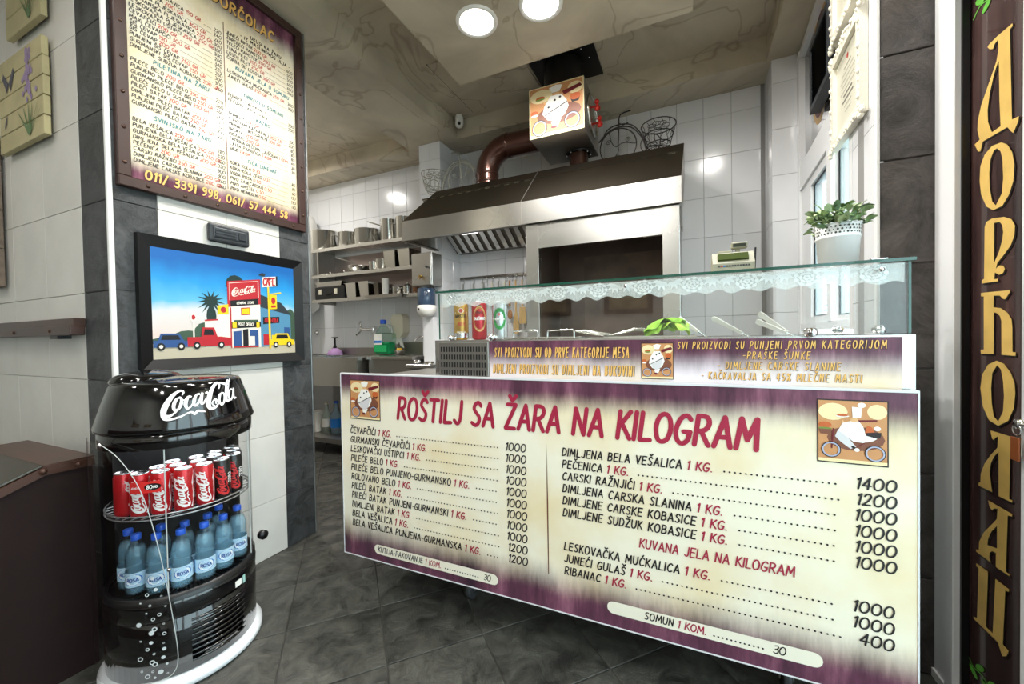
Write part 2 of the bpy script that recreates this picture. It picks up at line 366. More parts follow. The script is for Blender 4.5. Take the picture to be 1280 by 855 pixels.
def ribbon(mb, fr, P, W, mi, d):        # strip of varying width through 2-D points
    n = len(P); vs = []
    for i in range(n):
        a = P[max(i-1, 0)]; b = P[min(i+1, n-1)]
        if P[0][:2] == P[-1][:2] and i in (0, n-1): a = P[-2]; b = P[1]
        dx, dy = b[0]-a[0], b[1]-a[1]; l = math.hypot(dx, dy) or 1; nx, ny = -dy/l, dx/l; w = W[i]/2
        vs += [fr.at(P[i][0]+nx*w, P[i][1]+ny*w, d), fr.at(P[i][0]-nx*w, P[i][1]-ny*w, d)]
    mb.add(vs, [(2*i, 2*i+1, 2*i+3, 2*i+2) for i in range(n-1)], mi)
def textw(s, h, track=.2):
    return sum((glyph(c)[1]+track)*h for c in s)-track*h
def text(mb, fr, s, x, y, h, mi=0, w=.15, shear=.16, track=.2, fit=None, align='l', d=.001, round_=True):
    tw = textw(s, h, track); k = fit/tw if fit else 1.; tw *= k
    if align == 'c': x -= tw/2
    if align == 'r': x -= tw
    lw = w*h; d0 = d; q_ = 0
    for c in s:
        st, gw = glyph(c)
        for P, sm in st:
            Q = [(x+(p[0]+p[1]*shear)*h*k, y+p[1]*h) for p in P]
            if sm: q_ = (q_+1) % 9; ribbon(mb, fr, Q, [lw]*len(Q), mi, d0+q_*6e-5)
            else:
                for i in range(len(Q)-1): q_ = (q_+1) % 9; ribbon(mb, fr, [Q[i], Q[i+1]], [lw]*2, mi, d0+q_*6e-5)
            if round_:
                for q in ((Q[0], Q[-1]) if sm else Q): q_ = (q_+1) % 9; mb.disc(fr, q[0], q[1], lw/2, seg=8, mi=mi, d=d0+q_*6e-5)
        x += (gw+track)*h*k
    return x
LOGO = [[(0.227,0.29,0.015),(0.243,0.324,0.026),(0.219,0.35,0.023),(0.178,0.347,0.03),(0.114,0.309,0.049),(0.057,0.234,0.064),(0.022,0.151,0.068),(0.029,0.083,0.049),(0.087,0.064,0.03),(0.148,0.094,0.019),(0.199,0.155,0.015)],[(0.005,0.177,0.011),(0.0,0.098,0.019),(0.032,0.041,0.026),(0.1,0.019,0.026),(0.209,0.026,0.019),(0.295,0.049,0.019),(0.335,0.038,0.026),(0.354,0.011,0.026),(0.393,0.038,0.026),(0.434,0.023,0.023),(0.484,0.0,0.011)],[(0.184,0.268,0.019),(0.148,0.237,0.038),(0.128,0.173,0.038),(0.145,0.117,0.03),(0.187,0.132,0.03),(0.215,0.192,0.038),(0.216,0.249,0.026),(0.192,0.271,0.023),(0.236,0.226,0.011),(0.275,0.222,0.015)],[(0.332,0.234,0.026),(0.317,0.252,0.019),(0.284,0.234,0.038),(0.261,0.166,0.041),(0.277,0.106,0.026),(0.314,0.113,0.019),(0.351,0.155,0.019)],[(0.444,0.245,0.023),(0.403,0.249,0.023),(0.369,0.2,0.038),(0.357,0.139,0.034),(0.379,0.113,0.026),(0.422,0.155,0.023),(0.461,0.23,0.023)],[(0.479,0.256,0.03),(0.453,0.181,0.038),(0.448,0.121,0.03),(0.471,0.117,0.023),(0.518,0.166,0.019)],[(0.516,0.234,0.026),(0.552,0.241,0.026)],[(0.629,0.06,0.019),(0.645,0.106,0.03),(0.611,0.113,0.019),(0.581,0.072,0.019),(0.618,0.023,0.019)],[(0.719,0.241,0.019),(0.748,0.283,0.026),(0.736,0.317,0.026),(0.688,0.317,0.038),(0.615,0.26,0.049),(0.555,0.162,0.064),(0.529,0.083,0.06),(0.55,0.019,0.041),(0.618,0.019,0.026),(0.68,0.064,0.015)],[(0.75,0.317,0.019),(0.801,0.298,0.03),(0.862,0.268,0.03),(0.934,0.275,0.023),(0.977,0.313,0.015)],[(0.75,0.173,0.015),(0.705,0.143,0.038),(0.685,0.079,0.034),(0.705,0.023,0.026),(0.75,0.045,0.026),(0.785,0.106,0.034),(0.782,0.155,0.026),(0.75,0.173,0.015)],[(0.793,0.057,0.019),(0.845,0.147,0.023),(0.918,0.249,0.023),(0.935,0.301,0.019),(0.9,0.298,0.023),(0.853,0.222,0.034),(0.808,0.109,0.038),(0.807,0.034,0.026),(0.847,0.049,0.019)],[(0.966,0.162,0.019),(0.915,0.17,0.023),(0.872,0.128,0.034),(0.853,0.068,0.034),(0.879,0.038,0.023),(0.932,0.079,0.023),(0.978,0.155,0.023)],[(1.0,0.17,0.03),(0.957,0.094,0.034),(0.949,0.041,0.03),(0.994,0.038,0.015)]]
def logo(mb, fr, x, y, wid, mi=0, d=.001, slope=.17, n=4, k=1.02):
    for S in LOGO:
        d += 8e-5; Q = spline([(a, b+slope*a, c) for a, b, c in S], n)
        ribbon(mb, fr, [(x+q[0]*wid, y+q[1]*wid) for q in Q], [q[2]*wid*k for q in Q], mi, d)
# ------------------------------------------------------------------ the room
ZB, ZC, YB = 3.17, 3.345, 3.65          # beam underside, coffer ceiling, kitchen back wall
fl = struct('floor', MB().box(-4.75, 1.0, -2.5, 3.8, -.12, -.006), floor_g)
ca, sa = math.cos(math.radians(-43.5)), math.sin(math.radians(-43.5))
TW, TH = .383, .356                      # diagonal floor slabs
tm = meshof(MB().box(-TW/2+.0025, TW/2-.0025, -TH/2+.0025, TH/2-.0025, -.012, 0, bv=.002), 'tile', floor_m)
n1 = Vector((.688, .725)); n2 = Vector((-.725, .688))
for i in range(-14, 12):
    for j in range(-6, 18):
        a = .11+TW*(i+.5); b = 1.565+TH*(j+.5)
        p = n1*a+n2*b
        if -4.4 < p.x < .62 and -.6 < p.y < 3.45 and not (p.x < -2.5 and .95 < p.y < 1.65):
            inst('tile', tm, fl, (p.x, p.y, random.uniform(-.0008, 0)), (0, 0, math.radians(46.5)))
# kitchen back wall with its tiles
wb = struct('wall_back', MB().box(-4.75, .735, YB+.006, YB+.15, 0, 3.5), grout)
wt = meshof(MB().box(-.1, .1, 0, .012, -.1615, .1615, bv=.002), 'tile', whitetile)
cols = [.131+.2022*k for k in range(-23, 3)]
for x in cols:
    for j in range(-1, 6):
        z0 = 1.377+.325*j; z1 = min(z0+.325, ZB)
        xc = x-.1011; zc = (z0+z1)/2
        if -1.0 < xc < -.2 and zc < 2.5: continue
        if -1.95 < xc < -.1 and 2.2 < zc < 2.5: continue
        if -2.46 < xc < -2.22 : continue
        if xc-.1 > .53: continue
        x1 = min(x, .56)
        inst('tile', wt, wb, ((x1+x-.2022)/2, YB, zc), (0, 0, 0), ((x1-x+.2022)/.2022, 1, (z1-z0)/.325))
# tiled column beside the hood
CX0, CX1, CY0 = -2.46, -2.21, 3.30
wc = struct('wall_column', MB().box(CX0+.006, CX1-.006, CY0+.006, YB+.01, 0, 3.4), grout)
for j in range(-1, 6):
    z0 = 1.377+.325*j; z1 = min(z0+.325, ZB); zc = (z0+z1)/2
    inst('tile', wt, wc, ((CX0+CX0+.125)/2, CY0, zc), (0, 0, 0), (.62, 1, (z1-z0)/.325))
    inst('tile', wt, wc, ((CX0+.125+CX1)/2, CY0, zc), (0, 0, 0), (.62, 1, (z1-z0)/.325))
    inst('tile', wt, wc, (CX1, CY0+.1, zc), (0, 0, PI/2), (.99, 1, (z1-z0)/.325))
    inst('tile', wt, wc, (CX1, CY0+.275, zc), (0, 0, PI/2), (.74, 1, (z1-z0)/.325))
# tiled return at the right end of the back wall
RX, RY = .56, 3.36
wr = struct('wall_return', MB().box(RX+.006, .735, RY+.006, YB+.01, 0, 3.5), grout)
for j in range(-2, 6):
    z0 = 1.377+.325*j; z1 = min(z0+.325, ZB); zc = (z0+z1)/2
    inst('tile', wt, wr, (RX+.076, RY, zc), (0, 0, 0), (.76, 1, (z1-z0)/.325))
    inst('tile', wt, wr, (RX, RY+.1, zc), (0, 0, -PI/2), (.99, 1, (z1-z0)/.325))
    inst('tile', wt, wr, (RX, RY+.245, zc), (0, 0, -PI/2), (.44, 1, (z1-z0)/.325))
# right wall (2.6 degrees off square) with its window
WF = Fr((.645, 1.886, 0), (.067, 1.474, 0), (0, 0, 1))     # x: distance along the wall, normal points outdoors
def wq(mb, s0, s1, z0, z1, d0, d1, mi=0): return mb.prism(WF, [(s0, z0), (s1, z0), (s1, z1), (s0, z1)], d0, d1, mi)
m = MB(); wq(m, .03, 1.6, 0, 1.22, .012, .2); wq(m, .03, .30, 1.22, 3.5, .012, .2); wq(m, .30, 1.6, 3.14, 3.5, .012, .2)
wrt = struct('wall_right', m, plaster)
rows = [1.03, 1.36, 1.69, 2.02, 2.35, 2.68, 3.01, ZB]
for z0, z1 in zip(rows, rows[1:]):
    m = MB(); wq(m, .003, .297, z0+.0015, z1-.0015, 0, .014); sub('tile', m, whitetile, wrt)
for k in range(6):
    m = MB(); wq(m, .3+.2*k+.0015, .498+.2*k, 1.03, 1.218, 0, .014); sub('tile', m, whitetile, wrt)
win = struct('window_1', MB(), pvc)
def winpart(name, *q, mt=None):
    m = MB()
    for a in q: wq(m, *a)
    return sub(name, m, mt or pvc, win)
winpart('window_frame', (.30, .345, 1.25, 3.12, .0, .09), (1.40, 1.52, 1.22, 3.14, -.004, .09), (.345, 1.40, 1.25, 1.295, .0, .09), (.345, 1.40, 2.20, 2.36, -.002, .09), (.345, 1.40, 3.09, 3.14, .0, .09))
winpart('window_mullion', (.625, .70, 1.295, 2.20, -.006, .08))
winpart('sash', (.70, .74, 1.295, 2.2, .01, .07), (1.14, 1.40, 1.295, 2.2, .01, .07), (.74, 1.14, 1.295, 1.33, .01, .07), (.74, 1.14, 2.145, 2.2, .01, .07))
winpart('sash', (.345, .365, 1.295, 2.2, .01, .07), (.61, .625, 1.295, 2.2, .01, .07), (.365, .61, 1.295, 1.32, .01, .07), (.365, .61, 2.15, 2.2, .01, .07))
winpart('gasket', (.74, .75, 1.33, 2.145, .024, .03), (1.128, 1.14, 1.33, 2.145, .024, .03), (.74, 1.14, 1.33, 1.34, .024, .03), (.74, 1.14, 2.135, 2.145, .024, .03), (.60, .61, 1.32, 2.15, .024, .03), (.365, .61, 1.32, 1.328, .024, .03), mt=black_pl)
winpane = glassmat('window_glass', (.86, .95, .95), 1)
winpart('pane', (.75, 1.128, 1.34, 2.135, .03, .035), mt=winpane); winpart('pane', (.365, .60, 1.328, 2.15, .03, .035), mt=winpane)
darkfilm = mat('dark_window_film', '#2a2523', .12, coat=.5)
winpart('transom_panel', (.345, 1.40, 2.36, 3.09, .03, .045), mt=darkfilm)
m = MB(); cx, cz = 1.0, 2.80                                   # printed oval medallion on the transom film
for ro, mi in ((.215, 0), (.19, 1), (.15, 2)): m.disc(WF, cx, cz, ro, ro*1.55, 40, mi, .0295-mi*.0007)
for k in range(9): m.disc(WF, cx+.12*math.cos(k*.7), cz+.22*math.sin(k*.7), .05, .03, 8, 3+k % 2, .0268, k)
sub('oval_medallion', m, [mat('medallion_gold', '#b98f3c', .4), mat('medallion_rim', '#5a1d24', .5), mat('medallion_cream', '#d8c189', .5), mat('medallion_green', '#3f5c2c', .5), mat('medallion_red', '#6b2330', .5)], win)['label'] = 'gold and green oval medallion printed on the dark film'
blind = mat('blind_slat', '#cfd6dc', .5)
for k in range(26):
    z = 1.36+.03*k; m = MB(); m.add([WF.at(.75, z, .06), WF.at(1.13, z, .06), WF.at(1.13, z+.018, .082), WF.at(.75, z+.018, .082)], [(0, 1, 2, 3)]); sub('blind_slat', m, blind, win)
# slate-clad pier next to the entrance
ws = struct('wall_slate', MB().box(.652, 1.1, 1.897, 2.1, 0, 3.5), grout)
zs = [-.03, .348, .726, 1.104, 1.482, 1.86, 2.238, 2.616, 2.994, 3.3]
for z0, z1 in zip(zs, zs[1:]):
    sub('tile', MB().box(.648, .80, 1.886, 1.9, max(z0, 0)+.002, z1-.002, bv=.003), slate_b, ws)
struct('trim_1', MB().box(.637, .648, 1.882, 1.9, 0, ZB, bv=.002), trimw)
# entrance side: glazed front with white profiles
we = struct('wall_entrance', MB().box(.80, .98, -2.5, 1.886, 2.44, 3.5).box(.80, .98, -2.5, -1.7, 0, 2.44), plaster)
dr = struct('door_1', MB(), pvc)
sub('fixed_frame', MB().box(.797, .875, 1.806, 1.886, 0, 2.44, bv=.003).box(.797, .875, -1.7, 1.806, 2.38, 2.44), pvc, dr)
sub('sash', MB().box(.783, .818, 1.746, 1.796, .03, 2.38, bv=.003).box(.783, .86, 1.40, 1.462, .03, 2.38, bv=.003).box(.783, .818, 1.462, 1.746, .03, .08, bv=.002).box(.783, .818, 1.462, 1.746, 2.325, 2.38, bv=.002).box(.797, .818, 1.796, 1.806, .03, 2.38).box(.818, .86, 1.796, 1.806, .03, 2.38), pvc, dr)
sub('gasket', MB().box(.80, .818, 1.738, 1.746, .08, 2.325).box(.80, .818, 1.462, 1.466, .08, 2.325).box(.80, .818, 1.466, 1.738, .08, .088).box(.80, .818, 1.466, 1.738, 2.317, 2.325), black_pl, dr)
for y0, y1 in ((.35, 1.395), (-.7, .31), (-1.7, -.74)):
    sub('sash', MB().box(.79, .86, y1-.05, y1, .03, 2.38).box(.79, .86, y0, y0+.05, .03, 2.38).box(.79, .86, y0+.05, y1-.05, .03, .10).box(.79, .86, y0+.05, y1-.05, 2.31, 2.38), pvc, dr)
    sub('pane', MB().box(.825, .831, y0+.05, y1-.05, .10, 2.31), winpane, dr)
sub('threshold', MB().box(.79, .9, -1.7, 1.886, 0, .03), pvc, dr)
struct('ground', MB().box(.98, 8, -8, 8, -.2, -.05), mat('pavement', '#b5b2ad', .8))
# left pillar block: light tiles, slate borders
PX, PY0, PY1 = -2.2, .835, 1.786
wp = struct('wall_left', MB().box(-4.75, PX-.01, PY0+.01, PY1-.002, 0, 3.4), lightgrout)
zj = [-.06, .32, .70, 1.085, 1.468, 1.85, 2.225, 2.6, 2.98, 3.3]
xj = [-2.445, -2.82, -3.20, -3.58, -3.96]
for z0, z1 in zip(zj, zj[1:]):
    a, b = max(z0, 0)+.0012, min(z1, ZB)-.0012
    sub('tile', MB().box(-2.443, PX-.004, PY0, PY0+.02, a, b, bv=.002), slate, wp)
    for x1, x0 in zip(xj, xj[1:]): sub('tile', MB().box(x0+.0008, x1-.0008, PY0, PY0+.02, a, b, bv=.001), lighttile, wp)
    sub('tile', MB().box(PX-.02, PX, PY0+.004, 1.0, a, b, bv=.002), slate, wp)
    sub('tile', MB().box(PX-.02, PX, 1.002, 1.294, a, b, bv=.001), lighttile, wp); sub('tile', MB().box(PX-.02, PX, 1.296, 1.588, a, b, bv=.001), lighttile, wp)
    sub('tile', MB().box(PX-.02, PX, 1.59, PY1, a, b, bv=.002), slate, wp)
struct('trim_2', MB().box(PX-.012, PX+.006, PY0-.006, PY0+.012, 0, ZB, bv=.003), trimw)
struct('trim_3', MB().box(PX-.014, PX+.004, PY1-.004, PY1+.006, 0, ZB, bv=.002), mat('aluminium_trim', '#b8babb', .3, 1))
# remaining walls
struct('wall_kitchen_left', MB().box(-4.75, -4.6, PY1, YB, 0, 3.4), plaster)
struct('wall_rear', MB().box(-4.75, 1.0, -2.5, -2.35, 0, 3.4), lighttile)
struct('wall_west', MB().box(-4.75, -4.6, -2.35, PY0, 0, 3.4), lighttile)
struct('baseboard_rear', MB().box(-4.6, .8, -2.35, -2.3, 0, .95), brownwood)
# ceiling with beams and the dropped panel
cg = struct('ceiling', MB().box(-4.75, 1.0, -2.5, 3.8, ZC, 3.5), marble)
struct('ceiling_beam_1', MB().box(-2.6, -2.04, -2.4, YB, ZB, ZC), marble)
struct('ceiling_beam_2', MB().box(-4.7, -2.6, 3.35, YB, ZB, ZC).box(-2.04, .9, 3.35, YB, ZB, ZC), marble)
struct('ceiling_beam_3', MB().box(.53, .9, -2.4, 3.35, ZB, ZC), marble)
struct('ceiling_beam_4', MB().box(-4.7, -2.6, PY0, 2.1, ZB, ZC), marble)
struct('ceiling_panel', MB().box(-1.52, .042, -2.2, 2.55, 3.10, ZC), marble)
hc = struct('ceiling_hatch', MB().box(-1.81, -1.12, 2.56, 3.27, ZC-.014, ZC), marble)
sub('seam', MB().box(-1.822, -1.81, 2.56, 3.282, ZC-.004, ZC-.001).box(-1.81, -1.12, 3.27, 3.282, ZC-.004, ZC-.001), black_m, hc)
# round ceiling downlights
lamp_on = mat('lamp_diffuser', (1, 1, 1), .5, emis=14, emcol=(1, .985, .95))
def downlight(x, y, z, label, watt, r=.11, group='round ceiling downlights'):
    t = thing('ceiling_downlight', (x, y, z-.012), label, 'lamp', group)
    sub('rim', MB().lathe([(r*.88, -.004), (r, -.012), (r+.012, -.008), (r+.014, 0)], 32, (x, y, z)), white_pl, t)
    m = MB(); m.lathe([(0, -.006), (r*.89, -.006)], 32, (x, y, z)); sub('diffuser', m, lamp_on, t)
    ld = bpy.data.lights.new('downlight', 'AREA'); ld.shape = 'DISK'; ld.size = r*1.7; ld.energy = watt; ld.color = (1, .97, .92); ld.spread = math.radians(170)
    lo = bpy.data.objects.new('light', ld); COL.objects.link(lo); lo.parent = t; lo.location = (0, 0, -.004)
downlight(-1.12, 2.086, 3.10, 'round white recessed ceiling light further from the exhaust box, left of the pair', LAMP_K)
downlight(-.736, 2.13, 3.10, 'round white recessed ceiling light cut by the top edge, right of the pair', LAMP_K)
for x, y in ((-1.1, 1.0), (-.45, 1.0), (-1.1, -.1), (-.45, -.1), (-1.1, -1.3), (-.45, -1.3)):
    downlight(x, y, 3.10, 'round recessed ceiling light over the guest area, out of the picture', LAMP_G)
for x, y, wt, lb in ((-3.95, 2.55, 24, 'added fill downlight hidden behind the left pillar, out of the picture'), (-3.4, -.6, 10, 'round recessed ceiling light over the left guest corner, out of the picture'), (-1.78, .2, 6, 'added fill downlight beside the menu pillar, out of the picture'), (.28, 1.75, 16, 'added fill downlight near the entrance, out of the picture')):
    downlight(x, y, ZC, lb, wt)  # pillar, menu-pillar and entrance ones are unseen fills added to brighten the room
# ------------------------------------------------------------------ printed chef picture (flat print, many colours in one sheet)
CH = [mat('chef_ochre', '#c98f5c', .45), mat('chef_brown', '#7d4a35', .45), mat('chef_white', '#f2efe8', .45), mat('chef_line', '#241a1a', .45), mat('chef_cream', '#ecd9a8', .45), mat('chef_orange', '#c4602c', .45), mat('chef_red', '#6e1320', .45), mat('chef_steelblue', '#a9aec4', .45), mat('chef_skin', '#e0b07a', .45), mat('chef_green', '#6f8a3a', .45), mat('chef_shade', '#d6d3d4', .45)]
def chef(mb, fr, x, y, w, h, d=.001, style=0):
    cnt = [0]
    def bump_(k): cnt[0] += 1; return d+k*.00025+cnt[0]*2.5e-5
    def P(a, mi, k): mb.flat(fr, [(x+p*w, y+q*h) for p, q in a], mi, bump_(k))
    def E(cx, cy, rx, ry, mi, k, rot=0, seg=16): mb.disc(fr, x+cx*w, y+cy*h, rx*w, ry*h, seg, mi, bump_(k), rot)
    def R(cx, cy, r, mi, k, t=.022): mb.ring(fr, x+cx*w, y+cy*h, r*w, (r-t)*w, mi, bump_(k))
    P([(-.02, -.02), (1.02, -.02), (1.02, 1.02), (-.02, 1.02)], 3 if style != 2 else 4, 0)
    P([(0, 0), (1, 0), (1, 1), (0, 1)], 0, 1)
    E(.22, .82, .22, .14, 4, 2); E(.86, .84, .14, .12, 4, 2); E(.55, .4, .42, .2, 1, 2)
    P([(0, 0), (1, 0), (1, .05), (0, .05)], 4, 2)
    if style == 0:     # side view, as on the big board
        P([(.51, .72), (.63, .74), (.65, .9), (.5, .91)], 2, 5); E(.64, .94, .06, .04, 2, 5); E(.53, .7, .06, .035, 8, 6)
        P([(.58, .7), (.86, .72), (.86, .69), (.58, .67)], 6, 5)
        E(.36, .755, .1, .02, 2, 5); E(.36, .77, .085, .02, 5, 6); P([(.34, .73), (.4, .64), (.36, .63)], 8, 5)
        P([(.36, .64), (.48, .68), (.6, .68), (.66, .6), (.7, .46), (.86, .42), (.8, .38), (.66, .34), (.52, .35), (.4, .44), (.3, .52)], 2, 5)
        P([(.3, .54), (.4, .46), (.56, .27), (.48, .23), (.34, .33), (.25, .42)], 10, 4)
        E(.57, .22, .04, .03, 2, 6); E(.52, .26, .035, .02, 3, 6, -.6)
        E(.1, .6, .1, .05, 5, 5); E(.1, .54, .1, .02, 9, 5); P([(0, .53), (.2, .53), (.18, .45), (.03, .45)], 1, 5)
        P([(.68, .5), (.72, .62), (.78, .6), (.82, .52)], 5, 5); E(.86, .58, .05, .035, 2, 6); P([(.7, .51), (.92, .52), (.9, .43), (.72, .43)], 3, 4)
        for cx, cy in ((.19, .2), (.83, .18)): R(cx, cy, .15, 3, 5); R(cx, cy, .135, 7, 6)
        P([(.215, .55), (.235, .55), (.21, .22), (.19, .22)], 6, 5); P([(.56, .26), (.58, .28), (.7, .36), (.68, .33)], 6, 4)
    else:              # frontal view, as on the small pictures
        P([(.43, .84), (.57, .84), (.63, .96), (.5, .99), (.37, .95)], 2, 5); E(.5, .8, .07, .04, 8, 5)
        P([(.62, .82), (.95, .9), (.99, .84), (.66, .74)], 6, 4); E(.86, .66, .1, .07, 5, 4); P([(.77, .64), (.95, .64), (.92, .55), (.8, .55)], 3, 3)
        E(.2, .78, .09, .045, 5, 4); E(.2, .76, .09, .02, 9, 5); P([(.22, .72), (.4, .62), (.34, .58)], 8, 4)
        P([(.4, .78), (.6, .78), (.7, .64), (.74, .5), (.66, .34), (.5, .24), (.34, .3), (.24, .44), (.28, .6)], 2, 5)
        P([(.27, .41), (.71, .605), (.715, .585), (.275, .395)], 3, 6); P([(.3, .42), (.69, .58), (.62, .32), (.5, .24), (.36, .3)], 10, 5)
        for cx, cy in ((.36, .56), (.48, .68), (.58, .72)): E(cx, cy, .025, .025, 3, 6, 0, 6)
        E(.08, .5, .08, .05, 5, 4); E(.09, .45, .07, .025, 2, 5)
        for cx, cy in ((.18, .17), (.8, .2)): R(cx, cy, .15, 3, 4); R(cx, cy, .135, 7, 5)
        E(.46, .14, .06, .03, 6, 4); P([(.4, .25), (.6, .28), (.52, .12), (.46, .12)], 2, 3)
# ------------------------------------------------------------------ menu board on the pillar
ink = mat('print_black', '#1d1a1a', .5); red = mat('print_red', '#a3213f', .5); red2 = mat('print_scarlet', '#c03f38', .5); teal = mat('print_teal', '#2f7f86', .5)
gold = mat('print_gold', '#ecb964', .45); shadow = mat('print_shadow', '#2a0f14', .5); cream = mat('print_cream', '#f1ead6', .5); brownline = mat('print_brown', '#6b3a25', .5)
PT = [ink, red2, teal, gold, shadow, brownline]
MX = PX
mbd = thing('menu_board', (MX, 1.305, 1.915), 'large cream and wine-red grill price list in a brown riveted frame on the pillar', 'menu board')
y0, y1, z0, z1 = .857, 1.748, 1.912, 3.145
fw_ = .044
m = MB(); m.box(MX, MX+.032, y0, y1, z0, z0+fw_, bv=.003).box(MX, MX+.032, y0, y1, z1-fw_, z1, bv=.003).box(MX, MX+.032, y0, y0+fw_, z0+fw_, z1-fw_, bv=.003).box(MX, MX+.032, y1-fw_, y1, z0+fw_, z1-fw_, bv=.003)
frame_m = mat('brown_frame', '#3b2620', .4, noise=.15, nscale=12)
sub('frame', m, frame_m, mbd)
rv = meshof(MB().lathe([(.0085, 0), (.007, .004), (.003, .0062), (0, .0065)], 10, axis='x'), 'rivet', mat('rivet_metal', '#5d483d', .3, .8))
for k in range(8):
    for yy in (y0+fw_/2, y1-fw_/2): inst('rivet', rv, mbd, (MX+.031, yy, z0+.1+k*.148))
for k in range(6): inst('rivet', rv, mbd, (MX+.031, y0+.1+k*.14, z0+fw_/2))
pr = sub('printed_sheet', MB().box(MX, MX+.012, y0+fw_, y1-fw_, z0+fw_, z1-fw_), printmat('menu_print', 'Y', 'Z', .075, .13), mbd)
pr.data.materials[0].node_tree.nodes['Principled BSDF'].inputs['Roughness'].default_value = .2
MF = Fr((MX+.0125, 0, 0), (0, 1, 0), (0, 0, 1))
def mline(x, z, name, qty, price, xr, h=.0165):
    m = MB(); e = text(m, MF, name, x, z, h, 0, .16, .1, .22, round_=False)
    if qty: e = text(m, MF, qty, e+.006, z, h, 1, .15, .1, .22, round_=False)
    if price: m.rect(MF, e+.006, xr-.045, z-.0004, z+.0008, 0, .0008); text(m, MF, price, xr, z, h, 0, .14, .1, .2, align='r', round_=False)
    sub('lettering', m, PT, pr)
def mhead(xc, z, s, mi=2, h=.019):
    m = MB(); text(m, MF, s, xc, z, h, mi, .18, .1, .3, align='c', round_=False); sub('lettering', m, PT, pr)
xl, xr = .917, 1.288
left_top = [('TELEĆA PLJESKAVICA', '150 GR.', '220'), ('PLJESKAVICA', '200 GR.', '240'), ('PUNJENA PLJESKAVICA', '300 GR.', '260'), ('GURMANSKA PLJESKAVICA', '250 GR.', '300'), ('LESKOVAČKA PLJESKAVICA', '250 GR.', '300'), ('LESKOVAČKI UŠTIPCI', '250 GR.', '300'), ('ČEVAPČIĆI', '200 GR.', '260'), ('MAXI ČEVAPČIĆI', '300 GR.', '340'), ('ŠIŠ ČEVAP', '150 GR.', '220'), ('ŠIŠ ČEVAP', '200 GR.', '260'), ('PUNJENI ŠIŠ ČEVAP', '250 GR.', '300'), ('GURMANSKI ŠIŠ ČEVAP', '250 GR.', '300'), ('DIMLJENE SUDŽUK KOBASICE', '200 GR.', '260')]
for k, r_ in enumerate(left_top[::-1]): mline(xl, 2.529+.0245*k, r_[0], r_[1], r_[2], xr)
mhead(1.11, 2.498, 'PILETINA NA ŽARU')
for k, r_ in enumerate([('PILEĆE BELO', '200 GR.', '220'), ('PUNJENO PILEĆE BELO', '250 GR.', '260'), ('GURMANSKO PILEĆE BELO', '250 GR.', '260'), ('PILEĆE BELO U SUSAMU', '250 GR.', '260'), ('PILEĆI BATAK', '200 GR.', '220'), ('DIMLJENI PILEĆI BATAK', '200 GR.', '260'), ('PUNJENI PILEĆI BATAK', '250 GR.', '300'), ('GURMANSKI PILEĆI BATAK', '250 GR.', '300')]):
    mline(xl, 2.467-.0262*k, *r_, xr)
mhead(1.11, 2.246, 'SVINJSKO NA ŽARU')
for k, r_ in enumerate([('BELA VEŠALICA', '200 GR.', '280'), ('PUNJENA BELA VEŠALICA', '250 GR.', '320'), ('GURMANSKA BELA VEŠALICA', '250 GR.', '320'), ('DIMLJENA BELA VEŠALICA', '200 GR.', '320'), ('PEČENICA', '200 GR.', '300'), ('CARSKI RAŽNJIĆI', '250 GR.', '300'), ('DIMLJENA CARSKA SLANINA', '200 GR.', '260'), ('DIMLJENE CARSKE KOBASICE', '200 GR.', '260')]):
    mline(xl, 2.21-.0252*k, *r_, xr)
m = MB(); m.rect(MF, 1.2995, 1.3025, 2.04, 2.9, 5, .001); sub('divider_line', m, PT, pr)
xl, xr = 1.315, 1.69
mhead(1.53, 2.905, 'UKUSI NA ŽARU', 0, .018); mhead(1.53, 2.88, '- IZ MASLINOVOG ULJA -', 0, .018)
for k, r_ in enumerate([('JUNEĆI BIFTEK', '200 GR.', '600'), ('ŽDREBEĆI RAMSTEK', '200 GR.', '500'), ('TELEĆI RAMSTEK', '200 GR.', '500'), ('TUNA FILET', '200 GR.', '600'), ('LOSOS FILET', '200 GR.', '600'), ('ČORBA OD LOSOSA', '300 GR.', '200')]):
    mline(xl, 2.852-.0258*k, *r_, xr)
mhead(1.51, 2.69, 'KUVANA JELA U SOMUNU')
for k, r_ in enumerate([('LESKOVAČKA MUĆKALICA', '250 GR.', '300'), ('JUNEĆI GULAŠ', '250 GR.', '300')]): mline(xl, 2.655-.0258*k, *r_, xr)
mhead(1.51, 2.566, 'OBROCI U SOMUNU')
for k, r_ in enumerate([('POVRĆE, KAČKAVALJ', '', '200'), ('PEČURKE, KAČKAVALJ', '', '200')]): mline(xl, 2.53-.0258*k, *r_, xr)
mhead(1.5, 2.463, 'RAZNO')
for k, r_ in enumerate([('POMFRIT', '200 GR.', '100'), ('POHOVANI KAČKAVALJ', '200 GR.', '200'), ('PIRINAČ - INTEGRALNI', '200 GR.', '80'), ('BROKOLI', '200 GR.', '80'), ('RIBANAC', '200 GR.', '80'), ('PAPRIKA PEČENA LJUŠĆENA', '1 KOM.', '40'), ('LJUTA PAPRIČICA', '1 KOM.', '30'), ('JAJE', '1 KOM.', '30')]):
    mline(xl, 2.432-.0256*k, *r_, xr)
mhead(1.49, 2.213, 'PIĆA LIMENKE')
for k, r_ in enumerate([('KOKA-KOLA', '0.33', '80'), ('KOKA-KOLA ZERO', '0.33', '80'), ('VODA ROSA', '0.50', '60'), ('PIVO ZAJEČARSKO', '0.50', '130'), ('PIVO AMSTEL', '0.50', '130'), ('PIVO HEINEKEN', '0.50', '130')]):
    mline(xl, 2.178-.0272*k, *r_, xr)
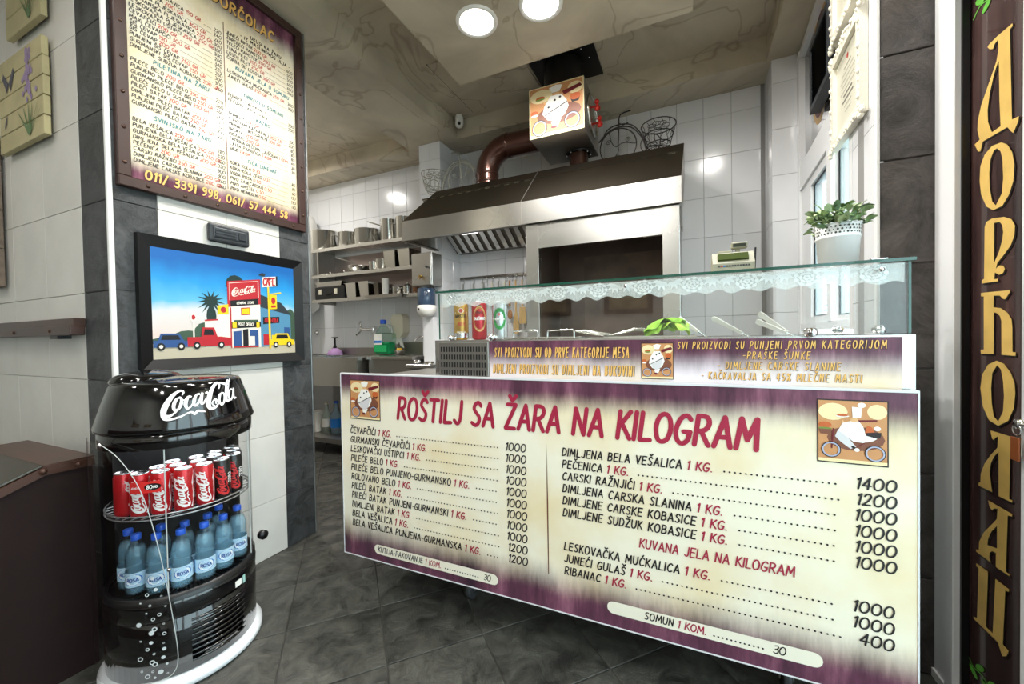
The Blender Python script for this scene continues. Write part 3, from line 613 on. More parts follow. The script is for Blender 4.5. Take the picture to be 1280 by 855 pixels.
m = MB(); text(m, MF, '011/ 3391 998, 061/ 57 444 58', .957, 1.968, .038, 4, .2, .1, .3, fit=.676, d=.0008); text(m, MF, '011/ 3391 998, 061/ 57 444 58', .955, 1.9705, .038, 3, .19, .1, .3, fit=.676, d=.0014); sub('lettering', m, PT, pr)
m = MB(); text(m, MF, 'ROŠTILJ DORĆOLAC', .966, 2.975, .052, 4, .2, .05, .3, fit=.61, d=.0008); text(m, MF, 'ROŠTILJ DORĆOLAC', .963, 2.978, .052, 3, .19, .05, .3, fit=.61, d=.0014); sub('lettering', m, PT, pr)
# ------------------------------------------------------------------ framed street picture
fp = thing('framed_picture', (PX, 1.32, 1.12), 'black-framed picture of a roadside store with a red pickup, above the cooler', 'picture')
Y0, Y1, Z0, Z1 = .912, 1.712, 1.118, 1.725; fwid = .05
m = MB()
def bev(m, y0, y1, z0, z1, w, d):           # mitred frame with a sloping inner face
    for a, b, c, e in (((y0, z0), (y1, z0), (y1-w, z0+w), (y0+w, z0+w)), ((y1, z0), (y1, z1), (y1-w, z1-w), (y1-w, z0+w)), ((y1, z1), (y0, z1), (y0+w, z1-w), (y1-w, z1-w)), ((y0, z1), (y0, z0), (y0+w, z0+w), (y0+w, z1-w))):
        P = [(PX+d, *a), (PX+d, *b), (PX+d*.45, *c), (PX+d*.45, *e), (PX, *a), (PX, *b), (PX, *c), (PX, *e)]
        m.add(P, [(0, 1, 2, 3), (0, 4, 5, 1), (3, 2, 6, 7)])
bev(m, Y0, Y1, Z0, Z1, fwid, .03); sub('frame', m, black_pl, fp)
sky = bpy.data.materials.new('picture_sky'); sky.use_nodes = True
nt = sky.node_tree; tc = nt.nodes.new('ShaderNodeTexCoord'); sp = nt.nodes.new('ShaderNodeSeparateXYZ'); cr = nt.nodes.new('ShaderNodeValToRGB'); ns = nt.nodes.new('ShaderNodeTexNoise'); ns.inputs['Scale'].default_value = 9
nt.links.new(tc.outputs['Object'], ns.inputs['Vector'])
ad = nt.nodes.new('ShaderNodeMath'); ad.operation = 'MULTIPLY_ADD'; ad.inputs[1].default_value = .16
nt.links.new(ns.outputs[0], ad.inputs[0]); nt.links.new(tc.outputs['Generated'], sp.inputs[0]); nt.links.new(sp.outputs['Z'], ad.inputs[2]); nt.links.new(ad.outputs[0], cr.inputs[0])
e = cr.color_ramp.elements; e[0].position = .3; e[0].color = (*srgb('#d9c6bd'), 1); e[1].position = 1.05; e[1].color = (*srgb('#0e5fa8'), 1)
for p_, c_ in ((.52, '#cfd0d0'), (.62, '#5db0d4'), (.8, '#1f8fd0')): k = e.new(p_); k.color = (*srgb(c_), 1)
b = nt.nodes['Principled BSDF']; nt.links.new(cr.outputs[0], b.inputs['Base Color']); b.inputs['Roughness'].default_value = .35
PF = Fr((PX+.013, Y0+fwid, Z0+fwid), (0, 1, 0), (0, 0, 1)); pw, ph = Y1-Y0-2*fwid, Z1-Z0-2*fwid
QC = [sky, mat('pic_road', '#b9b09a', .4), mat('pic_red', '#b3202a', .4), mat('pic_palm', '#16302c', .4), mat('pic_white', '#e6dfd2', .4), mat('pic_blue', '#4f86a6', .4), mat('pic_darkroof', '#2b3338', .4), mat('pic_yellow', '#e8c41c', .4), mat('pic_black', '#15151a', .4), mat('pic_navy', '#2b4f86', .4), mat('pic_bush', '#3b5240', .4), mat('pic_shade', '#b8a98f', .4)]
m = MB(); m.rect(PF, 0, pw, 0, ph, 0, 0); 
QN = [0]
def q(a, mi, k): QN[0] += 1; m.flat(PF, [(x*pw, y*ph) for x, y in a], mi, k*.0003+QN[0]*8e-6)
def el(x, y, rx, ry, mi, k, s=12, rot=0): m.disc(PF, x*pw, y*ph, rx*pw, ry*ph, s, mi, k*.0003+QN[0]*8e-6, rot); QN[0] += 1
q([(0, 0), (1, 0), (1, .1), (0, .12)], 1, 1)
for x, y, a, b2 in ((.1, .16, .12, .04), (.2, .2, .09, .06), (.3, .22, .07, .12), (.96, .3, .06, .22)): el(x, y, a, b2, 10, 2)
for cx, cy, r_ in ((.345, .56, .095), (.515, .74, .085)):
    q([(cx-.008, .2), (cx+.008, .2), (cx+.005, cy), (cx-.005, cy)], 3, 2)
    for k in range(14):
        a = 2*PI*k/14; ex, ey = cx+r_*math.cos(a), cy+r_*1.35*math.sin(a)-.03
        q([(cx-.012*math.sin(a), cy+.02*math.cos(a)), (ex, ey), (cx+.012*math.sin(a), cy-.02*math.cos(a))], 3, 3)
    if cx > .4: el(cx, cy, r_*.8, r_*1.15, 3, 3)
    else: el(cx, cy-.16, r_*.34, r_*1.1, 3, 3); el(cx, cy, r_*.3, r_*.4, 3, 3)
q([(.3, .1), (.48, .1), (.48, .42), (.38, .42), (.38, .36), (.3, .36)], 4, 4); q([(.3, .35), (.385, .36), (.385, .375), (.3, .365)], 2, 5)
q([(.47, .08), (.7, .08), (.7, .82), (.46, .76)], 4, 5); q([(.47, .08), (.48, .08), (.48, .5), (.47, .5)], 2, 6)
q([(.455, .5), (.705, .55), (.705, .825), (.455, .765)], 2, 6); q([(.47, .57), (.685, .615), (.685, .8), (.47, .745)], 2, 7); q([(.475, .51), (.685, .545), (.685, .61), (.475, .57)], 8, 7)
q([(.468, .572), (.69, .617), (.69, .805), (.468, .75)], 4, 6.5)
m2 = Fr(PF.at(.49*pw, .605*ph, .0027), (0, 1, .12), (0, -.12, 1)); logo(m, m2, 0, 0, .18*pw, 4, 0, n=2)
text(m, Fr(PF.at(.52*pw, .535*ph, .0027), (0, 1, .1), (0, 0, 1)), 'GENERAL STORE', 0, 0, .02*ph*1.2, 4, .2, fit=.13*pw, d=0, round_=False)
q([(.55, .42), (.62, .43), (.62, .51), (.55, .5)], 2, 7); q([(.557, .43), (.613, .44), (.613, .5), (.557, .49)], 7, 8)
q([(.48, .3), (.69, .31), (.68, .38), (.5, .37)], 10, 7); q([(.48, .28), (.7, .3), (.7, .36), (.48, .35)], 8, 8); q([(.485, .285), (.515, .288), (.515, .35), (.485, .345)], 7, 9); q([(.665, .29), (.69, .292), (.69, .35), (.665, .35)], 7, 9)
text(m, PF, 'POST OFFICE', .525*pw, .312*ph, .03*ph, 4, .2, fit=.12*pw, d=.003, round_=False)
q([(.49, .08), (.55, .08), (.55, .26), (.49, .25)], 9, 7); q([(.56, .08), (.6, .08), (.6, .28), (.56, .27)], 8, 8); q([(.61, .08), (.68, .08), (.68, .27), (.61, .27)], 9, 7); q([(.49, .08), (.68, .08), (.68, .095), (.49, .095)], 2, 8); q([(.61, .1), (.65, .1), (.65, .2), (.61, .2)], 4, 8)
q([(.7, .08), (.96, .1), (.96, .46), (.7, .55)], 5, 4); q([(.7, .52), (.97, .44), (.88, .58), (.7, .66)], 6, 5)
q([(.72, .33), (.86, .35), (.86, .42), (.72, .41)], 8, 5); text(m, PF, 'COCA-COLA', .735*pw, .355*ph, .045*ph, 2, .22, fit=.11*pw, d=.002, round_=False)
q([(.72, .1), (.78, .1), (.78, .22), (.72, .22)], 2, 5); q([(.79, .15), (.88, .16), (.88, .22), (.79, .21)], 7, 5); q([(.9, .15), (.95, .15), (.95, .3), (.9, .3)], 9, 5)
q([(.766, .06), (.783, .06), (.776, .75), (.762, .75)], 7, 9); q([(.72, .74), (.845, .77), (.845, .88), (.72, .85)], 4, 9); q([(.835, .768), (.85, .775), (.85, .885), (.835, .878)], 8, 9.5)
text(m, Fr(PF.at(.73*pw, .765*ph, .0032), (0, 1, .1), (0, 0, 1)), 'CAFE', 0, 0, .075*ph, 2, .2, 0, .2, fit=.095*pw, d=0)
q([(.78, .66), (.88, .69), (.88, .705), (.78, .675)], 7, 9); q([(.78, .5), (.84, .51), (.84, .67), (.78, .66)], 7, 9); el(.81, .6, .018, .04, 2, 10); q([(.79, .52), (.83, .525), (.83, .55), (.79, .545)], 2, 10)
q([(.69, .87), (.72, .9), (.75, .89), (.74, .86)], 6, 9); q([(.75, .84), (.78, .86), (.8, .84), (.77, .82)], 6, 9)
q([(.385, .42), (.46, .43), (.46, .53), (.385, .51)], 7, 6); el(.425, .47, .02, .03, 2, 7)
q([(.225, .1), (.235, .1), (.235, .34), (.225, .34)], 4, 5); el(.23, .385, .022, .045, 4, 6); el(.23, .385, .013, .028, 2, 7, 5)
def car(x, y, L_, H_, mi, pick=False):
    q([(x, y+.03*H_), (x+L_, y+.03*H_), (x+L_, y+.45*H_), (x+.75*L_, y+.52*H_), (x, y+.5*H_)], mi, 10)
    if pick: q([(x+.3*L_, y+.48*H_), (x+.68*L_, y+.48*H_), (x+.6*L_, y+H_), (x+.33*L_, y+H_)], mi, 10); q([(x+.35*L_, y+.6*H_), (x+.6*L_, y+.6*H_), (x+.56*L_, y+.9*H_), (x+.38*L_, y+.9*H_)], 8, 11)
    else: q([(x+.12*L_, y+.48*H_), (x+.85*L_, y+.48*H_), (x+.72*L_, y+H_), (x+.2*L_, y+H_)], mi, 10); q([(x+.2*L_, y+.56*H_), (x+.75*L_, y+.56*H_), (x+.68*L_, y+.88*H_), (x+.25*L_, y+.88*H_)], 8, 11)
    for c in (.2, .76): el(x+c*L_, y+.08*H_, .022, .035, 8, 12); el(x+c*L_, y+.08*H_, .011, .017, 4, 13)
car(.0, .1, .2, .13, 9); car(.19, .1, .28, .19, 2, True); car(.78, .09, .21, .14, 7)
sub('print', m, QC, fp)
# small dark ventilation grille between board and picture
gv = thing('wall_vent', (PX, 1.297, 1.75), 'small dark grey plastic vent grille on white tile under the menu board', 'vent')
gm = mat('dark_grey_plastic', '#2b2f33', .4)
sub('housing', MB().box(PX, PX+.03, 1.197, 1.397, 1.748, 1.842, bv=.012), gm, gv)
sub('face_plate', MB().box(PX+.027, PX+.034, 1.215, 1.38, 1.77, 1.822, bv=.004), mat('grey_plastic', '#3d4348', .35), gv)
for k in range(3): sub('slat', MB().box(PX+.032, PX+.038, 1.222, 1.322, 1.776+.014*k, 1.783+.014*k), gm, gv)
sub('switch', MB().box(PX+.032, PX+.04, 1.335, 1.372, 1.776, 1.816, bv=.002), gm, gv)
# ------------------------------------------------------------------ left wall: shelf, plank pictures, cabinet
ws_ = thing('wall_shelf', (-3.2, PY0-.09, 1.28), 'brown wooden wall shelf with rounded studs on the light tiled wall', 'shelf')
sub('board', MB().box(-4.1, -2.435, PY0-.04, PY0, 1.318, 1.358, bv=.003), brownwood, ws_)
sub('front_edge', MB().box(-4.1, -2.43, PY0-.055, PY0-.005, 1.283, 1.324, bv=.004), brownwood, ws_)
sub('bracket', MB().box(-2.66, -2.58, PY0-.045, PY0, 1.268, 1.283), black_pl, ws_)
st_ = meshof(MB().lathe([(.009, 0), (.007, -.005), (0, -.007)], 10, axis='y'), 'stud', brownedge)
for x in (-2.62, -3.02, -3.42): inst('stud', st_, ws_, (x, PY0-.055, 1.304))
plank_m = mat('painted_plank', '#b9ae84', .6, noise=.15, nscale=6, bump=.15)
lav = mat('lavender_paint', '#9b86a8', .6); lavg = mat('leaf_paint', '#5f7a4c', .6); bfly = mat('butterfly_paint', '#55525c', .6); cardb = mat('dark_plank_edge', '#3a332b', .7)
def plankpic(x0, x1, z0, z1, n, label, kind):
    t = thing('plank_picture', ((x0+x1)/2, PY0-.02, z0), label, 'picture', 'painted plank pictures on the left wall')
    hh = (z1-z0)/n
    for k in range(n):
        dx = random.uniform(-.01, .01); m = MB()
        m.box(x0+dx, x1+dx, PY0-.035, PY0-.012, z0+k*hh+.002, z0+(k+1)*hh-.002, 0, .002)
        sub('plank', m, plank_m, t)
    sub('batten', MB().box(x0+.06, x0+.11, PY0-.012, PY0, z0+.02, z1-.02).box(x1-.11, x1-.06, PY0-.012, PY0, z0+.02, z1-.02), cardb, t)
    F = Fr((x0, PY0-.0355, z0), (1, 0, 0), (0, 0, 1)); W_, H_ = x1-x0, z1-z0; m = MB()
    for k in range(60 if kind == 0 else 20):
        yy = random.uniform(.42, .95); m.disc(F, W_*(.68+random.gauss(0, .1)*(1.15-yy)), H_*yy, .012, .015, 6, 0, .0006+k*3e-5)
    for i_, a in enumerate((-.5, -.25, 0, .2, .45, .7)):
        m.flat(F, [(W_*.68, H_*.05), (W_*(.68+a*.5), H_*(.45-abs(a)*.15)), (W_*.72, H_*.07)], 1, .0026+i_*4e-5)
    sub('painted_flowers', m, [lav, lavg, bfly], t); m = MB()
    if kind == 0:
        for sx in (-1, 1):
            m.flat(F, [(W_*.25, H_*.72), (W_*(.25+sx*.12), H_*.86), (W_*(.25+sx*.14), H_*.8), (W_*(.25+sx*.04), H_*.62)], 2, .0016)
        sub('painted_butterfly', m, [lav, lavg, bfly], t); m = MB(); m.flat(F, [(W_*.14, H_*.32), (W_*.2, H_*.4), (W_*.18, H_*.3), (W_*.12, H_*.25)], 2, .0016); sub('painted_butterfly', m, [lav, lavg, bfly], t)
plankpic(-3.17, -2.66, 2.205, 2.655, 5, 'yellowed plank picture with lavender and a grey butterfly on the left wall', 0)
plankpic(-3.05, -2.66, 2.74, 3.14, 4, 'pale painted plank picture high on the left wall, cut by the top edge', 1)
t = thing('plank_picture', (-3.42, PY0-.02, 1.55), 'dark weathered plank panel at the far left edge above the shelf', 'picture', 'painted plank pictures on the left wall')
for k in range(4): sub('plank', MB().box(-3.62, -3.27, PY0-.04, PY0-.012, 1.55+.2*k, 1.747+.2*k, bv=.002), mat('weathered_plank', '#7a6a5c', .7, noise=.3, nscale=20, bump=.3), t)
# brown cabinet with sloping steel lid
cb = thing('waste_cabinet', (-2.25, .58, 0), 'dark brown laminate cabinet with a sloping top beside the cooler', 'cabinet')
CS = Fr((-2.12, 0, 0), (0, 1, 0), (0, 0, 1))
prof = [(.26, 0), (.73, 0), (.73, .80), (.60, .80), (.26, .66)]
m = MB(); m.prism(CS, prof, -.62, 0); sub('body', m, brownpaint, cb)
m = MB(); m.prism(Fr((-2.117, 0, 0), (0, 1, 0), (0, 0, 1)), [(.255, .662), (.60, .804), (.735, .804), (.735, .775), (.605, .775), (.255, .63)], -.03, .004); sub('edge_strip', m, brownedge, cb)
m = MB(); m.prism(CS, [(.25, .664), (.598, .807), (.598, .813), (.25, .672)], -.62, .0); sub('lid', m, steel_dk, cb)
m = MB(); m.prism(CS, [(.60, .803), (.735, .803), (.735, .812), (.60, .812)], -.62, .004); sub('top_board', m, brownwood, cb)
st2 = meshof(MB().lathe([(.009, 0), (.007, .005), (0, .007)], 10, axis='x'), 'stud', brownedge)
for y, z in ((.69, .79), (.46, .73), (.33, .676)): inst('stud', st2, cb, (-2.113, y, z))
inst('stud', st2, cb, (-2.112, .6, .79), (0, 0, 0), (1.3, 1.3, 1.3))
# ------------------------------------------------------------------ round drinks cooler
KX, KY = -1.88, .91
ck = thing('drinks_cooler', (KX, KY, 0), 'round black drinks cooler with a white script logo under the framed picture', 'cooler')
KO = (KX, KY, 0)
sub('base_ring', MB().lathe([(.2, 0), (.245, 0), (.258, .012), (.258, .03), (.246, .046), (.22, .05)], 64, KO), mat('white_ring', '#e9eaec', .3), ck)
sub('lower_body', MB().lathe([(.225, .05), (.236, .052), (.238, .25), (.234, .253), (.234, .257), (.238, .26), (.24, .315), (.234, .325), (.22, .328), (0, .328)], 64, KO), black_gl, ck)
for k in range(9):
    z = .085+.0185*k; m = MB(); a0, a1 = -.40, .42
    P = [(KX+(.2385+.004*math.sin(PI*i/14))*math.cos(a0+(a1-a0)*i/14), KY+(.2385+.004*math.sin(PI*i/14))*math.sin(a0+(a1-a0)*i/14), z) for i in range(15)]
    m.tube(P, [.001+.0045*math.sin(PI*min(1, max(.12, i/14)))**.3 for i in range(15)], 6); sub('louvre', m, black_gl, ck)
for k in range(36):
    a = -1.2+2.4*k/35; c, s_ = math.cos(a), math.sin(a); m = MB()
    m.bar((KX+.165*c, KY+.165*s_, .336), (KX+.222*c, KY+.222*s_, .336), .004, .012); sub('air_vane', m, black_pl, ck)
sub('deck', MB().lathe([(0, .34), (.162, .34), (.165, .33)], 48, KO).lathe([(.222, .33), (.224, .345), (.238, .345), (.238, .31)], 48, KO), black_pl, ck)
sub('back_wall', MB().lathe([(.205, .33), (.205, .9)], 32, KO, a0=math.radians(105), a1=math.radians(235)), black_m, ck)
sub('rear_column', MB().lathe([(.232, .33), (.236, .9)], 24, KO, a0=math.radians(95), a1=math.radians(245)), black_pl, ck)
sub('neck_band', MB().lathe([(.236, .868), (.239, .87), (.239, .932), (.2, .932)], 64, KO).lathe([(0, .872), (.236, .868)], 48, KO), black_gl, ck)
lidp = [(.238, .925), (.247, .927), (.249, .936), (.24, .965), (.222, 1.03), (.205, 1.083), (.197, 1.094), (.17, 1.1), (.1, 1.108), (0, 1.111)]
sub('lid', MB().lathe(lidp, 72, KO), black_gl, ck)
m = MB(); m.sphere((KX-.1, KY-.06, 1.095), .1, 20, 10, 0, (1.0, 1.15, .42)); sub('handle_hump', m, black_gl, ck)
m = MB(); LF = Cy((KX, KY, .936), .2492, 0, .205, .1475); logo(m, LF, -.168, .026, .275, 0, .0012, n=5); sub('logo', m, mat('logo_white', '#f3f3f3', .4), ck)['label'] = 'white script soft-drink logo'
# glazing: fixed clear shell and a sliding door pushed to the left
sub('clear_shell', MB().lathe([(.232, .345), (.232, .87)], 48, KO, a0=math.radians(-95), a1=math.radians(95)), acrylic, ck)
for a in (-.66, .72):
    m = MB(); m.bar((KX+.233*math.cos(a), KY+.233*math.sin(a), .345), (KX+.233*math.cos(a), KY+.233*math.sin(a), .87), .003, .003, (1, 0, 0)); sub('shell_seam', m, acr_edge, ck)
DF = Cy((KX, KY, 0), .262, 0)
def dpt(t, z): return DF.at(t*.262, z, 0)
aL = math.radians(-118)
edge = spline([(-1.42, .905), (-1.15, .86), (-.92, .76), (-.78, .62), (-.66, .42), (-.57, .2), (-.56, .12), (-.6, .085), (-.7, .07), (-.95, .068)], 5)
m = MB(); cols_ = 14
for (t0, za), (t1, zb) in zip(edge, edge[1:]):
    for i in range(cols_):
        f0, f1 = i/cols_, (i+1)/cols_
        m.add([dpt(aL+(t0-aL)*f0, za), dpt(aL+(t0-aL)*f1, za), dpt(aL+(t1-aL)*f1, zb), dpt(aL+(t1-aL)*f0, zb)], [(0, 1, 2, 3)], 0, True)
dor = sub('sliding_door', m, acrylic, ck)
m = MB(); m.tube([dpt(t, z) for t, z in edge], .0013, 6); sub('door_edge', m, acr_edge, dor)
bub = mat('bubble_print', '#c9cccc', .3)
for k in range(34):
    z = .085+.36*(k/34)**1.3; t = -.8+.12*math.sin(k*2.3)+.05*math.sin(k*1.1); r_ = random.choice((.003, .004, .006, .008))
    m = MB(); m.ring(DF, t*.262, z, r_, r_*.6, 0, .0012, 12)
    if k % 3 == 0: m.disc(DF, t*.262, z, r_*.85, None, 10, 0, .001)
    sub('bubble', m, bub, dor)
for z in (.898, .45): m = MB(); m.sphere(dpt(-1.4 if z > .6 else -.62, z), .007, 8, 6); sub('door_screw', m, chrome, dor)
m = MB(); m.lathe([(0, -.012), (.02, -.01), (.02, .01), (0, .012)], 16, (KX+.1, KY+.255, .36), axis='x'); sub('roller', m, black_pl, ck)
m = MB(); SF = Cy((KX, KY, 0), .2405, 0); m.rect(SF, .052, .082, .268, .292, 0, .0006); sub('sticker', m, white_pl, ck)
m = MB(); m.rect(SF, .088, .102, .264, .296, 0, .0006); sub('sticker', m, mat('sticker_green', '#9fc7c0', .4), ck)
# can shelf
m = MB()
for k in range(13): m.tube([(KX-.18+.03*k, KY-math.sqrt(max(.0001, .222**2-(-.18+.03*k)**2)), .624), (KX-.18+.03*k, KY+math.sqrt(max(.0001, .222**2-(-.18+.03*k)**2)), .624)], .002, 5)
m.tube([(KX+.224*math.cos(a), KY+.224*math.sin(a), .62) for a in [2*PI*i/40 for i in range(40)]], .0025, 6, True)
m.tube([(KX+.224*math.cos(a), KY+.224*math.sin(a), .634) for a in [2*PI*i/40 for i in range(40)]], .0025, 6, True)
sub('can_shelf', m, mat('shelf_wire', '#b8bbbd', .25, .6), ck)
sub('shelf_rim', MB().lathe([(.226, .616), (.226, .640)], 40, KO, a0=-1.6, a1=1.6), acrylic, ck)
ld = bpy.data.lights.new('cooler_fill', 'AREA'); ld.shape = 'DISK'; ld.size = .3; ld.energy = .9; ld.color = (.92, .97, 1)  # fill light added inside the cooler to brighten cans and bottles
lo = bpy.data.objects.new('light', ld); COL.objects.link(lo); lo.parent = ck; lo.location = (0.03, 0, .866)
# cans
redcan = mat('red_can', '#c4131d', .28, .35, coat=.3); blkcan = mat('black_can', '#0e0d0f', .28, .3, coat=.3); alu = mat('aluminium', '#cfd0d2', .25, 1); lw_ = mat('logo_white_can', '#f2efec', .35); lr_ = mat('logo_red_can', '#d0232b', .35)
def can(name, r, h, body, label, cat, group, lg=None, wave=None):
    t = thing(name, (0, 0, 0), label, cat, group)
    sub('body', MB().lathe([(r*.75, 0), (r*.9, .004), (r, .012), (r, h-.016), (r*.86, h-.004)], 28), body, t)
    sub('top', MB().lathe([(r*.86, h-.004), (r*.88, h), (r*.82, h), (r*.8, h-.005), (0, h-.004)], 28), alu, t)
    m = MB(); m.bar((-r*.35, 0, h-.002), (r*.35, 0, h-.002), r*.3, .0015); sub('pull_tab', m, alu, t)
    return t
def cokecan(body, lm, label, extra):
    t = can('soda_can', .0295, .155, body, label, 'can', 'soda cans on the cooler shelf')
    F = Cy((0, 0, .075), .0295, 0, vert=True); m = MB(); logo(m, F, -.056, -.013, .112, 0, .0004, n=3, k=1.25); sub('logo', m, lm, t)
    m = MB(); F2 = Cy((0, 0, 0), .0295, 0)
    if extra == 'wave': ribbon(m, F2, spline([(.016, .014), (.024, .05), (.02, .1), (.027, .14)], 4), [.008, .004, .003, .001]*4+[.001], 0, .0003); sub('wave', m, lw_, t)
    else: text(m, Cy((0, 0, .06), .0295, .75, vert=True), 'ZERO', 0, 0, .014, 0, .2, .1, round_=False, d=.0004); sub('lettering', m, lw_, t)
    return t
cr_ = cokecan(redcan, lw_, '', 'wave'); cz_ = cokecan(blkcan, lr_, '', 'zero')
KA = [(-64, .19, 'r', 'red cola can at the left end of the front row, behind the sliding door'), (-45, .185, 'r', 'red cola can behind the red price tag'), (-25, .19, 'r', 'red cola can right of the price tag in the front row'), (-6, .19, 'r', 'red cola can next to the black cans in the front row'), (13, .19, 'z', 'black zero-sugar can left of the pair in the front row'), (33, .19, 'z', 'black zero-sugar can at the right end of the front row'),
      (-84, .19, 'r', 'half-hidden red cola can furthest left on the shelf'), (-60, .125, 'r', 'red cola can in the second row behind the leftmost can'), (-32, .123, 'r', 'red cola can in the second row behind the price tag'), (-3, .125, 'r', 'red cola can in the second row near the black cans'), (28, .125, 'z', 'black zero-sugar can in the second row, left'), (58, .17, 'z', 'black zero-sugar can in the second row, right'), (80, .17, 'z', 'black zero-sugar can at the back right of the shelf'), (60, .105, 'z', 'black zero-sugar can in the third row'), (-55, .06, 'r', 'red cola can in the third row'), (20, .06, 'z', 'black zero-sugar can in the middle of the third row')]
used = {}
for a, r_, k, lb in KA:
    src = cr_ if k == 'r' else cz_; a_ = math.radians(a); loc = (KX+r_*math.cos(a_), KY+r_*math.sin(a_), .6265)
    rz = random.uniform(-.15, .15)+math.radians(-12 if a > -70 else 70)+a_*.15
    if k not in used: src.location = loc; src.rotation_euler = (0, 0, rz); src['label'] = lb; used[k] = 1
    else: copy_tree(src, None, loc, rz, lb)
# water bottles
pet = glassmat('pet_plastic', (.88, .95, .98), .9, .03, 1.4); water = mat('blue_water', '#a9d8f0', .12, alpha=.27); bluecap = mat('blue_cap', '#1d57c9', .35); wl = mat('water_label', '#bcdcf0', .4); wl2 = mat('label_blue', '#1f74c4', .4); wl3 = mat('label_navy', '#23358f', .4); wlw = mat('label_white', '#f2f6fa', .4)
def bottle():
    t = thing('water_bottle', (0, 0, 0), '', 'bottle', 'water bottles at the bottom of the cooler')
    pr_ = [(.02, 0), (.03, .004), (.0325, .012), (.0325, .03), (.031, .034), (.0325, .04), (.0325, .085), (.030, .09), (.0322, .096), (.0295, .104), (.0325, .112), (.0305, .12), (.032, .13), (.031, .145), (.024, .17), (.0145, .188), (.0125, .195), (.0125, .2)]
    sub('shell', MB().lathe(pr_, 20), pet, t)
    sub('water', MB().lathe([(0, .006)]+[(a*.93, b) for a, b in pr_[2:15]]+[(0, .17)], 16), water, t)
    sub('cap', MB().lathe([(.0142, .196), (.0146, .2), (.0146, .214), (.013, .216), (0, .216)], 16), bluecap, t)
    m = MB(); F = Cy((0, 0, 0), .0329, 0)
    for i in range(20): m.rect(F, -.1+.0103*i, -.1+.0103*(i+1), .038, .088, 1 if i < 6 or i > 13 else 0, 0)
    m.disc(F, 0, .064, .027, .02, 16, 2, .0004); m.disc(F, 0, .064, .0235, .017, 16, 3, .0008); text(m, F, 'ROSA', 0, .058, .012, 4, .18, 0, .15, align='c', d=.0012, round_=False)
    for x in (-.07, -.05, .05, .075): m.flat(F, [(x-.02, .04), (x, .062), (x+.02, .04)], 4, .0004)
    sub('label_sleeve', m, [wl, mat('label_sky', '#7fb8e2', .4), wl2, wlw, wl3], t); return t
bt = bottle(); first = True
for a, r_, lb in [(-72, .185, 'water bottle at the far left, behind the sliding door'), (-50, .19, 'water bottle second from the left, crossed by the door edge'), (-29, .19, 'water bottle third from the left, under the price tag'), (-8, .19, 'water bottle in the middle of the front row'), (13, .19, 'water bottle second from the right in the front row'), (38, .19, 'water bottle at the right end of the front row'), (-62, .115, 'water bottle in the second row at the left'), (-25, .118, 'water bottle in the second row, centre left'), (12, .118, 'water bottle in the second row, centre right'), (52, .115, 'water bottle in the second row at the right'), (-95, .17, 'water bottle half hidden at the left rear')]:
    a_ = math.radians(a); loc = (KX+r_*math.cos(a_), KY+r_*math.sin(a_), .3425); rz = a_*.3+random.uniform(-.2, .2)-.25
    if first: bt.location = loc; bt.rotation_euler = (0, 0, rz); bt['label'] = lb; first = False
    else: copy_tree(bt, None, loc, rz, lb)
# price tag
TF = Cy((KX, KY, 0), .238, 0); tg = thing('price_tag', TF.at(-.212, .73), 'small red price tag with black oval reading 80 on the cooler front', 'price tag')
m = MB()
for i in range(8): m.rect(TF, -.258+.0115*i, -.258+.0115*(i+1), .722, .762, 0, 0)
sub('card', m, mat('tag_red', '#cf2a27', .4), tg)
m = MB(); m.disc(TF, -.19, .7425, .024, .012, 20, 0, .0012); sub('oval', m, black_pl, tg)
m = MB(); text(m, TF, '80', -.206, .7365, .0125, 0, .17, .05, .15, d=.0024); text(m, TF, '00', -.188, .7385, .008, 0, .2, .05, .2, d=.0024); sub('lettering', m, lw_, tg); m = MB(); logo(m, TF, -.252, .736, .024, 0, .0012, n=2); sub('logo', m, lw_, tg)
# ------------------------------------------------------------------ deli counter on wheels with its price board
BX0, BX1, BY, BZ0, BZ1 = -1.572, .575, 1.44, .185, 1.071
dc = thing('deli_counter', (-.45, 1.8, 0), 'wheeled refrigerated deli counter with glass case and large printed price board in front', 'counter')
sub('cabinet_body', MB().box(-1.50, .555, BY+.03, 2.05, .17, 1.05), steel_d, dc)
bd = sub('price_board', MB().box(BX0, BX1, BY, BY+.012, BZ0, BZ1), printmat('board_print', 'X', 'Z', .17, .12), dc)
bd['label'] = 'cream and wine-red printed price board'
m = MB(); m.box(BX0-.004, BX1+.004, BY-.002, BY+.016, BZ1, BZ1+.007).box(BX0-.004, BX0, BY-.002, BY+.016, BZ0, BZ1).box(BX1, BX1+.004, BY-.002, BY+.016, BZ0, BZ1).box(BX0-.004, BX1+.004, BY-.002, BY+.016, BZ0-.004, BZ0)
sub('board_edging', m, mat('white_edging', '#d9d9dc', .35), dc)
BF = Fr((0, BY-.0005, 0), (1, 0, 0), (0, 0, 1))
BT = [ink, red, cream, brownline]
def bl(fn):
    m = MB(); fn(m); return sub('lettering', m, BT, bd)
bl(lambda m: text(m, BF, 'ROŠTILJ SA ŽARA NA KILOGRAM', -1.222, .876, .096, 1, .165, .14, .22, fit=1.415))
def dots(m, x0, x1, z, step=.0152):
    n = int((x1-x0)/step)
    for i in range(n): m.disc(BF, x0+i*step, z, .0032, None, 6, 0, .001)
